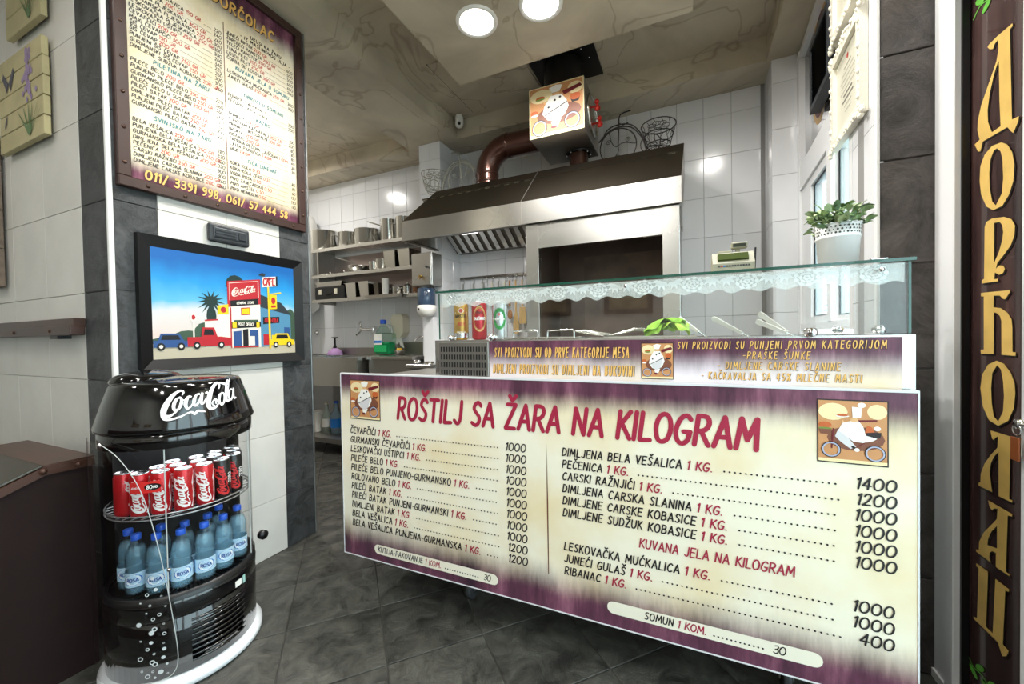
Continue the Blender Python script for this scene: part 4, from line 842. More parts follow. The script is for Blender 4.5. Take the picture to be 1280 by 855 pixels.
def brow(x, z0, zr, name, qty, price, xr, h, hp):
    E_ = [0]; pw_ = textw(price, hp, .14)*1.12
    def f(m):
        e = text(m, BF, name, x, z0, h, 0, .165, .14, .27, fit=textw(name, h, .2)); E_[0] = text(m, BF, qty, e+.012, z0, h, 1, .165, .14, .22)
    bl(f); m = MB(); dots(m, E_[0]+.03, xr-pw_-.02, z0+.006); sub('dotted_leader', m, BT, bd)
    bl(lambda m: text(m, BF, price, xr-pw_, z0, hp, 0, .15, .14, .2, fit=pw_))
L1 = [('ČEVAPČIĆI', '1 KG.', '1000'), ('GURMANSKI ČEVAPČIĆI', '1 KG.', '1000'), ('LESKOVAČKI UŠTIPCI', '1 KG.', '1000'), ('PILEĆE BELO', '1 KG.', '1000'), ('PILEĆE BELO PUNJENO-GURMANSKO', '1 KG.', '1000'), ('ROLOVANO BELO', '1 KG.', '1000'), ('PILEĆI BATAK', '1 KG.', '1000'), ('PILEĆI BATAK PUNJENI-GURMANSKI', '1 KG.', '1000'), ('DIMLJENI BATAK', '1 KG.', '1000'), ('BELA VEŠALICA', '1 KG.', '1200'), ('BELA VEŠALICA PUNJENA-GURMANSKA', '1 KG.', '1200')]
for k, r_ in enumerate(L1): brow(-1.515, .786-.0454*k, 0, *r_, -.592, .0285, .0305)
L2 = [('DIMLJENA BELA VEŠALICA', '1 KG.', '1400'), ('PEČENICA', '1 KG.', '1200'), ('CARSKI RAŽNJIĆI', '1 KG.', '1000'), ('DIMLJENA CARSKA SLANINA', '1 KG.', '1000'), ('DIMLJENE CARSKE KOBASICE', '1 KG.', '1000'), ('DIMLJENE SUDŽUK KOBASICE', '1 KG.', '1000')]
for k, r_ in enumerate(L2): brow(-.44, .79-.0462*k, 0, *r_, .527, .0285, .032)
bl(lambda m: text(m, BF, 'KUVANA JELA NA KILOGRAM', -.162, .495, .031, 1, .14, .14, .22, fit=.452))
for k, r_ in enumerate([('LESKOVAČKA MUĆKALICA', '1 KG.', '1000'), ('JUNEĆI GULAŠ', '1 KG.', '1000'), ('RIBANAC', '1 KG.', '400')]): brow(-.437, .43-.0468*k, 0, *r_, .522, .0285, .032)
m = MB(); m.flat(BF, [(-.5035, .32), (-.5005, .32), (-.502+.0025, .6), (-.502, .835), (-.502-.0025, .6)], 3, .001); sub('divider_line', m, BT, bd)
def pill(x0, x1, z, hh):
    m = MB(); P = []
    for i in range(9): a = PI/2+PI*i/8; P.append((x0+hh+hh*math.cos(a), z+hh*math.sin(a)))
    for i in range(9): a = -PI/2+PI*i/8; P.append((x1-hh+hh*math.cos(a), z+hh*math.sin(a)))
    m.flat(BF, P, 2, .0006); sub('cream_strip', m, BT, bd)
pill(-1.38, -.722, .2405, .0225); pill(-.278, .362, .2535, .0225)
def small(name, qty, price, x, xr, z, h):
    E_ = [0]; pw_ = textw(price, h, .14)
    def f(m):
        e = text(m, BF, name, x, z, h, 0, .16, .14, .25, fit=textw(name, h, .2)); E_[0] = text(m, BF, qty, e+.01, z, h, 1, .16, .14, .2)
    bl(f); m = MB(); dots(m, E_[0]+.02, xr-pw_-.015, z+.004, .0125); sub('dotted_leader', m, BT, bd)
    bl(lambda m: text(m, BF, price, xr, z, h, 0, .14, .14, .14, align='r'))
small('KUTIJA-PAKOVANJE', '1 KOM.', '30', -1.357, -.758, .23, .0235); small('SOMUN', '1 KOM.', '30', -.148, .266, .243, .0245)
m = MB(); chef(m, BF, -1.508, .86, .18, .183, .001, 1); sub('chef_picture', m, CH, bd)
m = MB(); chef(m, BF, .352, .862, .158, .18, .001, 0); sub('chef_picture', m, CH, bd)
# wheels
whl = mat('rubber_grey', '#3a3a3c', .5)
for x, y in ((-.95, 1.62), (-1.3, 1.95), (.3, 1.62), (.3, 1.95)):
    m = MB(); m.lathe([(0, -.014), (.046, -.014), (.05, -.009), (.05, .009), (.046, .014), (0, .014)], 20, (x, y, .05), axis='x'); w_ = sub('wheel', m, whl, dc)
    m = MB(); m.box(x-.022, x-.017, y-.02, y+.02, .045, .15).box(x+.017, x+.022, y-.02, y+.02, .045, .15).box(x-.03, x+.03, y-.03, y+.03, .15, .172); sub('fork', m, steel_d, w_)
# upper steel unit
UY = 1.468
sub('cold_well', MB().box(-1.028, .582, UY, 1.54, 1.062, 1.232).box(-1.028, .582, 1.90, 1.98, 1.062, 1.232).box(-1.028, -.32, 1.54, 1.90, 1.062, 1.232).box(.52, .582, 1.54, 1.90, 1.062, 1.232).box(-.32, .52, 1.54, 1.90, 1.062, 1.10), steel, dc)
bn = sub('printed_band', MB().box(-.757, .552, UY-.004, UY, 1.074, 1.226), printmat('band_print', 'X', 'Z', 0, .66, '#eadfe4'), dc)
e = bn.data.materials[0].node_tree
UF = Fr((0, UY-.0045, 0), (1, 0, 0), (0, 0, 1))
BG = [gold, shadow]
def gl(s_, x, z, h, fit, **k):
    m = MB(); text(m, UF, s_, x+.0014, z-.0014, h, 1, .11, .14, .5, fit=fit, d=.0006, **k); text(m, UF, s_, x, z, h, 0, .112, .14, .5, fit=fit, d=.0016, **k); sub('lettering', m, BG, bn)
gl('SVI PROIZVODI SU OD PRVE KATEGORIJE MESA', -.73, 1.162, .036, .535); gl('DIMLJENI PROIZVODI SU DIMLJENI NA BUKOVINI', -.738, 1.096, .036, .56)
gl('SVI PROIZVODI SU PUNJENI PRVOM KATEGORIJOM', -.032, 1.194, .0225, .548); gl('-PRAŠKE ŠUNKE', .162, 1.161, .0225, .175); gl('- DIMLJENE CARSKE SLANINE', .09, 1.128, .0225, .32); gl('- KAČKAVALJA SA 45% MLEČNE MASTI', .04, 1.094, .0225, .42)
m = MB(); chef(m, UF, -.15, 1.09, .102, .122, .001, 1); sub('chef_picture', m, CH, bn)
# punched ventilation grille
gr = sub('grille', MB().box(-1.005, -.762, UY-.004, UY, 1.072, 1.222, bv=.001), steel_d, dc)
sl = meshof(MB().box(-.0032, .0032, -.001, .001, -.011, .011), 'slot', black_m)
for r_ in range(4):
    for k in range(17):
        for h2 in (0, 1):
            if h2: continue
            inst('slot', sl, gr, (-.992+.0135*k, UY-.0045, 1.092+.0335*r_))
# glass case
GX0, GX1, GZ0, GZ1, GY0, GY1 = -.992, .562, 1.236, 1.446, 1.458, 1.85
sub('front_pane', MB().box(GX0, GX1, GY0, GY0+.006, GZ0, GZ1-.01), deliglass, dc)
sub('side_pane', MB().box(GX0-.006, GX0, GY0, GY1, GZ0, GZ1-.01), deliglass, dc)
sub('side_pane', MB().box(GX1, GX1+.006, GY0, GY1, GZ0, GZ1-.01), deliglass, dc)
sub('top_pane', MB().box(GX0-.012, GX1+.012, GY0-.012, GY1, GZ1-.0085, GZ1-.0005), deliglass, dc)
ge_ = [((GX0-.012, GX1+.012), (GY0-.0135, GY0-.012), (GZ1-.009, GZ1)), ((GX0-.0135, GX0-.012), (GY0-.012, GY1), (GZ1-.009, GZ1)), ((GX1+.012, GX1+.0135), (GY0-.012, GY1), (GZ1-.009, GZ1)), ((GX0-.0065, GX0), (GY0-.0012, GY0), (GZ0, GZ1-.01)), ((GX1, GX1+.0065), (GY0-.0012, GY0), (GZ0, GZ1-.01))]
for a, b_, c in ge_: sub('glass_edge', MB().box(*a, *b_, *c), glass_edge, dc)
def clip(x, y, z, r=.009):
    m = MB(); m.lathe([(0, -.02), (r, -.019), (r, -.006), (r*.6, -.004), (r*.6, .012), (r, .014), (r, .02), (0, .022)], 16, (x, y, z), axis='y'); sub('glass_clip', m, chrome, dc)
for x in (-.925, -.2, .50): clip(x, GY0, GZ1-.03, .006)
for x in (-.93, -.735, .338): clip(x, GY0-.004, GZ0+.006, .0145 if x > -.9 else .011)
clip(.52, GY0+.06, GZ0+.012, .012); clip(.46, GY0+.2, GZ0+.012, .012)
for x in (-.925, .50):
    m = MB(); m.box(x-.02, x+.02, GY0-.003, GY0+.02, GZ1, GZ1+.006, bv=.002); sub('top_bracket', m, chrome, dc)
# lace trimming hung behind the front pane
lace_net = lacemat('lace_net'); lace_f = mat('lace_thread', '#eceeee', .8)
m = MB(); LFm = Fr((GX0+.004, GY0+.010, GZ1-.011), (1, 0, 0), (0, 0, 1)); Wl = GX1-GX0-.008; N_ = 240
top = [(Wl*i/N_, 0) for i in range(N_+1)]; botm = [(Wl*i/N_, -.052-.006*math.sin(i*.55)-.004*abs(math.sin(i*.19))) for i in range(N_+1)]
m.add([LFm.at(x, y) for x, y in top+botm], [(i, N_+1+i, N_+2+i, i+1) for i in range(N_)])
lc = sub('lace_trim', m, lace_net, dc)
mf = MB(); F0 = Fr((0, 0, 0), (1, 0, 0), (0, 0, 1))
for ring_, (n_, r0, r1, wd) in enumerate(((9, .017, .027, .0085), (7, .009, .0165, .0065), (5, .002, .0085, .0045))):
    for i in range(n_):
        a = 2*PI*i/n_+ring_*.4; c, s_ = math.cos(a), math.sin(a)
        mf.flat(F0, [((r0*c)*1.25, r0*s_), (((r0+r1)/2*c-wd*s_)*1.25, (r0+r1)/2*s_+wd*c), (r1*.97*c*1.25-wd*.4*s_, r1*.97*s_+wd*.4*c), (r1*c*1.25, r1*s_), (r1*.97*c*1.25+wd*.4*s_, r1*.97*s_-wd*.4*c), (((r0+r1)/2*c+wd*s_)*1.25, (r0+r1)/2*s_-wd*c)], 0, -ring_*.0001)
flw = meshof(mf, 'lace_flower', lace_f)
ml = MB()
for a in (-1.2, -.6, 0, .6, 1.2):
    c, s_ = math.sin(a), -math.cos(a); ml.flat(F0, [(0, .012), (c*.016-s_*.006, .012+s_*.016+c*.006), (c*.034, .012+s_*.034), (c*.016+s_*.006, .012+s_*.016-c*.006)], 0, 0)
lvf = meshof(ml, 'lace_leaf', lace_f)
for k in range(10):
    x = GX0+.06+k*.158
    inst('lace_flower', flw, lc, (x, GY0+.0088, GZ1-.036)); 
    if k < 9: inst('lace_leaf', lvf, lc, (x+.056, GY0+.0088, GZ1-.03), (0, .3, 0)); inst('lace_leaf', lvf, lc, (x+.104, GY0+.0088, GZ1-.03), (0, -.3, 0), (1, 1, .9))
# ------------------------------------------------------------------ things in and on the glass case
def beer(x, y, body, label):
    t = can('beer_can', .033, .168, body, label, 'can', 'beer cans in the glass case'); t.location = (x, y, 1.2325); return t
gold_c = mat('gold_can', '#c49a4a', .3, .6); redb = mat('red_beer_can', '#b8202c', .3, .4); silv = mat('silver_can', '#c8cdd0', .25, .7)
ca_ = -1.05
t = beer(-.938, 1.545, gold_c, 'gold half-litre beer can at the left end of the glass case'); F = Cy((0, 0, 0), .033, ca_)
BM_ = [ink, red2, cream]
m = MB(); text(m, F, 'BIER', 0, .064, .014, 1, .18, .15, .2, align='c', d=.0005, round_=False); sub('lettering', m, BM_, t); m = MB(); text(m, F, 'PREMIUM', 0, .03, .008, 2, .2, 0, .2, align='c', d=.0005, round_=False); sub('lettering', m, BM_, t)
m = MB(); text(m, F, 'AMSTEL', 0, .098, .014, 0, .2, 0, .15, align='c', d=.0005, round_=False); sub('lettering', m, BM_, t); m = MB(); m.disc(F, 0, .13, .009, .009, 14, 1, .0005); m.ring(F, 0, .13, .0115, .009, 2, .0006); m.rect(F, -.02, .02, .09, .0912, 0, .0005)
for s_ in (-1, 1): m.flat(F, [(s_*.01, .124), (s_*.028, .118), (s_*.03, .124), (s_*.012, .132)], 2, .0005)
sub('emblem', m, BM_, t)
sub('silver_foot', MB().lathe([(.0332, .01), (.0332, .03)], 28), alu, t)
t = beer(-.842, 1.54, redb, 'red half-litre beer can with an oval badge in the glass case'); F = Cy((0, 0, 0), .033, ca_)
m = MB(); m.ring(F, 0, .09, .055, .05, 0, .0005, 24, .55); m.ring(F, 0, .09, .047, .045, 0, .0005, 24, .55); text(m, F, 'PIVO', 0, .112, .011, 2, .2, 0, .2, align='c', d=.0007, round_=False); text(m, F, 'ZAJEČARSKO', 0, .086, .012, 1, .2, .2, .1, align='c', fit=.048, d=.0007, round_=False); m.rect(F, -.022, .022, .066, .071, 3, .0006); m.disc(F, 0, .145, .012, .006, 12, 3, .0005); m.flat(F, [(-.016, .05), (.016, .05), (0, .035)], 1, .0006); sub('lettering', m, [mat('badge_gold', '#d9b56a', .4), lw_, ink, mat('badge_green', '#2e6b4a', .4)], t)
t = beer(-.742, 1.542, silv, 'silver half-litre beer can with a green ring and red star in the glass case'); F = Cy((0, 0, 0), .033, ca_)
m = MB(); m.ring(F, -.004, .088, .046, .03, 0, .0005, 24, .62); m.rect(F, -.032, .024, .079, .095, 1, .0008); text(m, F, 'HEINEKEN', -.004, .083, .008, 2, .2, 0, .15, align='c', fit=.044, d=.0012, round_=False)
P = [(-.004+(.009 if i % 2 == 0 else .004)*math.sin(PI*i/5), .106+(.009 if i % 2 == 0 else .004)*math.cos(PI*i/5)) for i in range(10)]; m.flat(F, P, 3, .0008); sub('lettering', m, [mat('beer_green', '#1f8a3e', .4), ink, lw_, red2], t)
# steel food containers with wire handles
def container(x, y, w_, d_, label):
    t = thing('food_container', (x, y, 1.2325), label, 'container', 'steel food containers in the cold well')
    m = MB(); m.box(x-w_/2, x+w_/2, y-d_/2, y+d_/2, 1.2325, 1.240, bv=.003); sub('lid', m, steel_p, t)
    m = MB()
    for yy in (y-d_*.3,): m.tube([(x-.056, yy, 1.239), (x-.056, yy, 1.262), (x-.05, yy, 1.267), (x+.05, yy, 1.267), (x+.056, yy, 1.262), (x+.056, yy, 1.239)], .0035, 8)
    sub('handle', m, chrome, t)
container(-.63, 1.64, .15, .28, 'steel food container lid with wire handle next to the beer cans'); container(-.475, 1.64, .15, .28, 'steel food container lid with wire handle, second from the beer cans')
t = thing('food_container', (-.08, 1.68, 1.112), 'open steel tray under the lettuce in the cold well', 'container', 'steel food containers in the cold well')
sub('tray', MB().box(-.3, .03, 1.55, 1.556, 1.12, 1.238).box(-.3, .03, 1.824, 1.83, 1.12, 1.238).box(-.3, -.294, 1.556, 1.824, 1.12, 1.238).box(.024, .03, 1.556, 1.824, 1.12, 1.238).box(-.3, .03, 1.55, 1.83, 1.112, 1.12), steel_p, t)
# tongs in front of the lettuce
t = thing('tongs', (-.27, 1.68, 1.2325), 'pair of steel tongs lying left of the lettuce', 'tongs')
for k in (0, 1):
    m = MB(); m.tube([(-.44, 1.66+.02*k, 1.262), (-.40, 1.66+.02*k, 1.26), (-.3, 1.67, 1.24+.004*k), (-.29, 1.67, 1.24)], [.004, .009, .007, .005], 8); sub('arm', m, steel_p, t)
t = thing('tongs', (-.2, 1.7, 1.2325), 'pair of steel tongs stuck under the lettuce', 'tongs')
for k in (0, 1):
    m = MB(); m.tube([(-.3, 1.68, 1.24), (-.2, 1.69, 1.262+.006*k), (-.1, 1.7, 1.256+.006*k)], .004, 6); sub('arm', m, steel_p, t)
# lettuce
lt = thing('lettuce', (-.08, 1.7, 1.237), 'bright green lettuce leaves in the glass case', 'lettuce')
lett = mat('lettuce_green', '#7fb526', .45, noise=.3, nscale=30); lett2 = mat('lettuce_light', '#a9cf4e', .45, noise=.3, nscale=30)
def leafsheet(c, L_, W_, rz, tilt, amp, n=12):
    m = MB(); vs = []
    for i in range(n+1):
        for j in range(n+1):
            u, v = i/n, j/n*2-1
            wd = W_*math.sin(PI*min(1, u*.9+.08))**.6
            p = Vector((u*L_-L_/2, v*wd, amp*math.sin(u*13+v*5)*abs(v)**1.5+.03*(1-(2*u-1)**2)+.5*W_*.4*v*v*-1))
            p = Matrix.Rotation(rz, 3, 'Z') @ (Matrix.Rotation(tilt, 3, 'Y') @ p); vs.append(p+Vector(c))
    k = n+1; m.add(vs, [(i*k+j, (i+1)*k+j, (i+1)*k+j+1, i*k+j+1) for i in range(n) for j in range(n)], 0, True); return m
for i, (c, L_, W_, rz, tl) in enumerate([((-.085, 1.68, 1.275), .16, .055, .2, -.25), ((-.05, 1.7, 1.27), .13, .06, -.5, .3), ((-.09, 1.72, 1.262), .15, .05, .9, -.1), ((-.05, 1.66, 1.258), .12, .045, -.2, .15), ((-.1, 1.67, 1.255), .12, .05, .5, -.3)]):
    sub('leaf', leafsheet(c, L_, W_, rz, tl, .012), lett if i % 2 == 0 else lett2, lt)
# white-handled serving spoons leaning in the cold well
def spoon(p0, p1, label):
    t = thing('serving_spoon', p1, label, 'spoon', 'white-handled serving spoons in the glass case'); a = Vector(p0); b_ = Vector(p1); d = (b_-a)
    m = MB(); hole = a+d*.1; n = d.normalized(); up = Vector((0, -.5, 1)).normalized(); sd = n.cross(up).normalized(); P = []
    for u, w_ in ((0, .004), (.03, .0085), (.12, .0105), (.25, .009), (.6, .0075), (1, .006)): P.append((a+d*u, w_))
    for (q0, w0), (q1, w1) in zip(P, P[1:]):
        m.add([q+sd.cross(n)*s2*ww+n.cross(sd.cross(n))*t2*.003 for q, ww in ((q0, w0), (q1, w1)) for s2 in (-1, 1) for t2 in (-1, 1)], [(0, 1, 3, 2), (4, 6, 7, 5), (0, 2, 6, 4), (1, 5, 7, 3), (0, 4, 5, 1), (2, 3, 7, 6)])
    sub('handle', m, white_pl, t)
    m = MB(); m.tube([b_, b_+d*.35], [.004, .003], 6); m.sphere(b_+d*.55, .025, 10, 6, 0, (1, .6, .4)); sub('bowl', m, steel_p, t)
spoon((.088, 1.75, 1.305), (.19, 1.75, 1.242), 'white-handled spoon leaning left of the pair in the glass case')
spoon((.245, 1.75, 1.318), (.335, 1.75, 1.243), 'white-handled spoon, upper of the pair at the right')
spoon((.233, 1.72, 1.287), (.325, 1.72, 1.241), 'white-handled spoon, lower of the pair at the right')
spoon((-.035, 1.79, 1.31), (.04, 1.79, 1.25), 'white-handled spoon behind the lettuce')
# potted plant on the glass
pp = thing('potted_plant', (.432, 1.555, GZ1), 'small green artificial plant in a white lace-edged pot on the glass top', 'plant')
PO = (.432, 1.555, GZ1)
potm = mat('white_enamel', '#eeeeec', .3)
sub('pot', MB().lathe([(0, .002), (.047, .002), (.05, 0), (.0545, .085), (.0575, .086), (.0575, .091), (.055, .092), (.059, .128), (.054, .126), (.052, .09), (0, .088)], 40, PO), potm, pp)
hl = meshof(MB().disc(Fr((0, 0, 0), (1, 0, 0), (0, 0, 1)), 0, 0, .0028, None, 8), 'hole', mat('pot_hole', '#3d3f36', .8))
for k in range(36):
    for r_ in range(3):
        a = 2*PI*(k+.5*(r_ % 2))/36; z = .099+.009*r_; rr = .0562+.0024*r_
        o = inst('hole', hl, pp, (PO[0]+rr*math.cos(a), PO[1]+rr*math.sin(a), PO[2]+z), (0, 0, a+PI/2), (1.1 if k % 3 else .7, 1, 1.1 if k % 3 else .7))
m = MB()
for k in range(18):
    a = 2*PI*k/18; m.lathe([(0, -.002), (.006, -.001), (.006, .001), (0, .002)], 8, (PO[0]+.058*math.cos(a), PO[1]+.058*math.sin(a), PO[2]+.128), axis='z')
sub('scalloped_rim', m, potm, pp)
sub('soil', MB().lathe([(0, .112), (.053, .11)], 20, PO), mat('soil', '#3a2c20', .9), pp)
lg = [mat('leaf_green', '#77905c', .5, noise=.2, nscale=60), mat('leaf_pale', '#aabd8c', .5, noise=.2, nscale=60), mat('leaf_dark', '#566f48', .5, noise=.2, nscale=60)]
def leafm(k):
    m = MB(); vs = []; n = 7
    for i in range(n+1):
        u = i/n; wd = .0088*math.sin(PI*min(1, u*.9+.06))**.65
        for v in (-1, 0, 1): vs.append((u*.031, v*wd, .004*math.sin(u*PI)+.002*abs(v)-.004*u*u))
    m.add(vs, [(i*3+j, (i+1)*3+j, (i+1)*3+j+1, i*3+j+1) for i in range(n) for j in (0, 1)], 0, True); return meshof(m, 'leaf', lg[k])
lm_ = [leafm(k) for k in range(3)]
for k in range(150):
    a = random.uniform(0, 2*PI); r_ = .068*math.sqrt(random.random()); h = random.uniform(.136, .19)-r_*r_*6
    inst('leaf', random.choice(lm_), pp, (PO[0]+r_*math.cos(a), PO[1]+r_*math.sin(a), PO[2]+h), (random.uniform(-.9, .9), random.uniform(-1.3, .1), a+random.uniform(-1.2, 1.2)), (random.uniform(.8, 1.1),)*3)
for k in range(9):
    a = 2*PI*k/9+.3; m = MB(); m.tube([(PO[0]+.02*math.cos(a), PO[1]+.02*math.sin(a), PO[2]+.11), (PO[0]+.045*math.cos(a), PO[1]+.045*math.sin(a), PO[2]+.145), (PO[0]+.07*math.cos(a), PO[1]+.07*math.sin(a), PO[2]+.15)], .0012, 5); sub('stem', m, lg[2], pp)
# cash register on the glass
cxr, cyr = .155, 1.72; RZ = GZ1+.03
rg = thing('cash_register', (cxr, cyr, GZ1), 'small beige cash register with a raised display on the glass top', 'cash register')
rgm = mat('register_beige', '#94917c', .45); RF = Fr((cxr-.07, cyr-.06, RZ), (1, 0, 0), (0, 0, 1))
m = MB(); SFm = Fr((cxr-.068, cyr, RZ), (0, 1, 0), (0, 0, 1)); m.prism(SFm, [(-.06, 0), (.07, 0), (.07, .05), (.02, .075), (-.02, .07), (-.06, .025)], 0, .136); sub('body', m, rgm, rg)
sub('base', MB().box(cxr-.075, cxr+.075, cyr-.065, cyr+.075, GZ1, RZ, bv=.004), rgm, rg)
sub('printer_cover', MB().box(cxr-.05, cxr, cyr-.01, cyr+.06, RZ+.06, RZ+.08, bv=.004), rgm, rg)
m = MB(); m.bar((cxr-.05, cyr-.042, RZ+.05), (cxr+.05, cyr-.042, RZ+.05), .008, .034, (0, .66, .75)); m2 = sub('display', m, mat('lcd_green', '#3d4720', .8, spec=.1), rg)
sub('display_post', MB().box(cxr+.015, cxr+.03, cyr+.02, cyr+.035, RZ+.07, RZ+.092), rgm, rg)
sub('customer_display', MB().box(cxr+.0, cxr+.055, cyr+.01, cyr+.04, RZ+.09, RZ+.113, bv=.003), rgm, rg)
sub('customer_screen', MB().box(cxr+.006, cxr+.049, cyr+.0085, cyr+.01, RZ+.095, RZ+.107), mat('lcd_dark', '#2d3124', .3), rg)
m = MB(); m.tube([(cxr+.075, cyr, RZ+.005), (cxr+.078, cyr, RZ+.085)], .003, 6); sub('antenna', m, black_pl, rg)
for k in range(12):
    m = MB(); m.box(cxr-.05+.0088*k, cxr-.044+.0088*k, cyr-.062, cyr-.052, RZ+.012, RZ+.017); sub('key', m, [gm, red2, wl2][k % 3 if k < 3 else 0], rg)
# ------------------------------------------------------------------ exhaust hood
HX0, HX1, HY0, HY1, HZ0, HZ1, HZ2 = -2.285, -.03, 2.80, 3.64, 2.092, 2.262, 2.575
hd = thing('exhaust_hood', (-1.15, 3.2, HZ0), 'long stainless exhaust hood with a dark sloping top over the grill', 'hood')
T0x, T1x, Ty = -2.09, -.012, 3.05
HS = .012
sub('front_band', MB().box(HX0, HX1, HY0, HY0+HS, HZ0, HZ1).box(HX0, HX0+HS, HY0+HS, 3.29, HZ0, HZ1).box(HX1-HS, HX1, HY0+HS, HY1, HZ0, HZ1), steel, hd)
m = MB()
m.add([(HX0, HY0, HZ1), (HX1, HY0, HZ1), (T1x, Ty, HZ2), (T0x, Ty, HZ2)], [(0, 1, 2, 3)]); sub('front_slope', m, hoodtop, hd)
m = MB(); m.add([(HX0, 3.29, HZ1), (HX0, HY0, HZ1), (T0x, Ty, HZ2), (T0x, HY1, HZ2), (-2.205, HY1, HZ1+.11), (-2.205, 3.29, HZ1+.11)], [(0, 1, 2, 5), (5, 2, 3, 4)]); sub('side_slope', m, hoodtop, hd)
m = MB(); m.add([(HX1, HY0, HZ1), (HX1, HY1, HZ1), (T1x, HY1, HZ2), (T1x, Ty, HZ2)], [(0, 1, 2, 3)]); sub('side_panel', m, steel_d, hd)
m = MB(); m.add([(T0x, Ty, HZ2), (T1x, Ty, HZ2), (T1x, HY1, HZ2), (T0x, HY1, HZ2)], [(0, 1, 2, 3)]); sub('top_panel', m, hoodtop, hd)
m = MB(); m.box(-1.158, -1.152, HY0-.0015, HY0, HZ0, HZ1); sub('seam', m, steel_d, hd)
m = MB(); d_ = Vector((0, Ty-HY0, HZ2-HZ1)); m.bar((-1.155, HY0-.001, HZ1), (-1.10, Ty-.001, HZ2), .006, .002, (0, -.8, .6)); sub('seam', m, steel_d, hd)
m = MB(); m.box(HX0+HS, HX1-HS, HY0+HS, HY0+.05, HZ0, HZ0+.012).box(-2.2, HX1-HS, HY1-.08, HY1, HZ0+.02, HZ0+.032).box(HX0+HS, HX0+.05, HY0+.05, 3.29, HZ0, HZ0+.012).box(HX1-.05, HX1-HS, HY0+.05, HY1-.08, HZ0, HZ0+.012); sub('inner_rim', m, steel_dk, hd)
m = MB(); m.add([(-2.2, 3.57, 2.12), (HX1-HS, 3.57, 2.12), (HX1-HS, 2.98, 2.5), (-2.2, 2.98, 2.5)], [(0, 1, 2, 3)]); sub('filter_back', m, steel_dk, hd)
for k in range(24):
    x = -2.16+.09*k
    if -1.12 < x < -.1: continue
    m = MB(); m.bar((x, 3.565, 2.113), (x, 2.98, 2.49), .045, .014, (0, .54, .84)); sub('baffle', m, steel_p, hd)
hl_ = sub('hood_fill_panel', MB().box(-1.75, -1.6, 2.86, 2.93, HZ0+.02, HZ0+.05), mat('fill_glow', (1, 1, 1), .4, emis=4), hd)  # glowing panel and light added out of sight to brighten the wall below
ld = bpy.data.lights.new('hood_fill', 'AREA'); ld.shape = 'RECTANGLE'; ld.size = .15; ld.size_y = .07; ld.energy = 5; ld.color = (1, .97, .93)
lo = bpy.data.objects.new('light', ld); COL.objects.link(lo); lo.parent = hd; lo.location = Vector((-1.675, 2.895, HZ0+.015))-ORG[hd.name]
# ------------------------------------------------------------------ steel grill enclosure under the hood
ge = thing('charcoal_grill', (-.58, 3.2, 0), 'stainless grill housing with a wide dark sooty opening under the hood', 'grill')
GY = 2.83
sub('post', MB().box(-1.13, -1.028, GY, GY+.06, 0, HZ0-.002, bv=.002), steel, ge)
sub('post', MB().box(-.15, -.043, GY, GY+.06, 0, HZ0-.002, bv=.002), steel, ge)
sub('header', MB().box(-1.028, -.15, GY+.006, GY+.04, 1.905, HZ0-.002), steel, ge)
sub('side_panel', MB().box(-1.13, -1.12, GY+.06, 3.63, 0, HZ0-.002), steel_d, ge)
sub('side_panel', MB().box(-.053, -.043, GY+.06, 3.63, 0, HZ0-.002), steel_d, ge)
sub('firebox_back', MB().box(-1.12, -.053, 3.60, 3.63, .9, HZ0-.002), soot, ge)
sub('firebox_side', MB().box(-1.12, -1.10, GY+.06, 3.60, .9, HZ0-.002), soot, ge)
sub('firebox_side', MB().box(-.073, -.053, GY+.06, 3.60, .9, HZ0-.002), soot, ge)
sub('back_plate', MB().box(-.86, -.12, 3.585, 3.6, .95, 1.95), mat('sooty_plate', '#77665a', .45, .3, noise=.3, nscale=4), ge)
m = MB(); m.box(-1.10, -.073, GY+.06, 3.6, .88, .92); sub('grate_bed', m, soot, ge)
gb = meshof(MB().tube([(0, 0, 0), (0, .7, 0)], .006, 6), 'grate_bar', steel_dk)
for k in range(24): inst('grate_bar', gb, ge, (-1.07+.043*k, GY+.09, .94))
sub('lower_front', MB().box(-1.028, -.15, GY+.01, GY+.03, .1, .88), steel_d, ge)
# ------------------------------------------------------------------ fan box, ducts, camera
bx = thing('exhaust_box', (-.87, 3.07, 2.72), 'steel fan box with a chef picture on its front above the hood', 'fan box')
bx0, bx1, by0, by1, bz0, bz1 = -1.078, -.66, 2.82, 3.32, 2.72, 3.09
sub('casing', MB().box(bx0, bx1, by0, by1, bz0, bz1, bv=.003), steel_d, bx)
m = MB(); chef(m, Fr((0, by0-.001, 0), (1, 0, 0), (0, 0, 1)), bx0+.008, bz0+.008, bx1-bx0-.016, bz1-bz0-.016, .001, 2); sub('chef_picture', m, CH, bx)
m = MB(); XF = Fr((bx1+.001, 3.07, 2.92), (0, 1, 0), (0, 0, 1))
P = [(.2*math.cos(a)*(.82 if abs(math.cos(a)) > .7 else 1), .135*math.sin(a)) for a in [2*PI*i/24 for i in range(24)]]
m.tube([XF.at(x, y, .006) for x, y in P], .012, 8, True); sub('hatch_rim', m, steel_p, bx)
m = MB(); m.prism(XF, P, 0, .005); sub('hatch', m, steel, bx)
redk = mat('red_knob', '#d22a1e', .35)
for y, z in ((-.02, .06), (.07, -.02)):
    m = MB(); m.tube([XF.at(y, z, 0), XF.at(y, z, .035)], .008, 8)
    for a in (0, 2.1, 4.2): m.sphere(XF.at(y+.03*math.cos(a), z+.03*math.sin(a), .045), .019, 8, 6)
    m.sphere(XF.at(y, z, .045), .016, 8, 6); sub('red_knob', m, redk, bx)
du = thing('round_duct', (-.80, 3.2, HZ2+.002), 'short brown duct with a bolted flange between hood and fan box', 'duct')
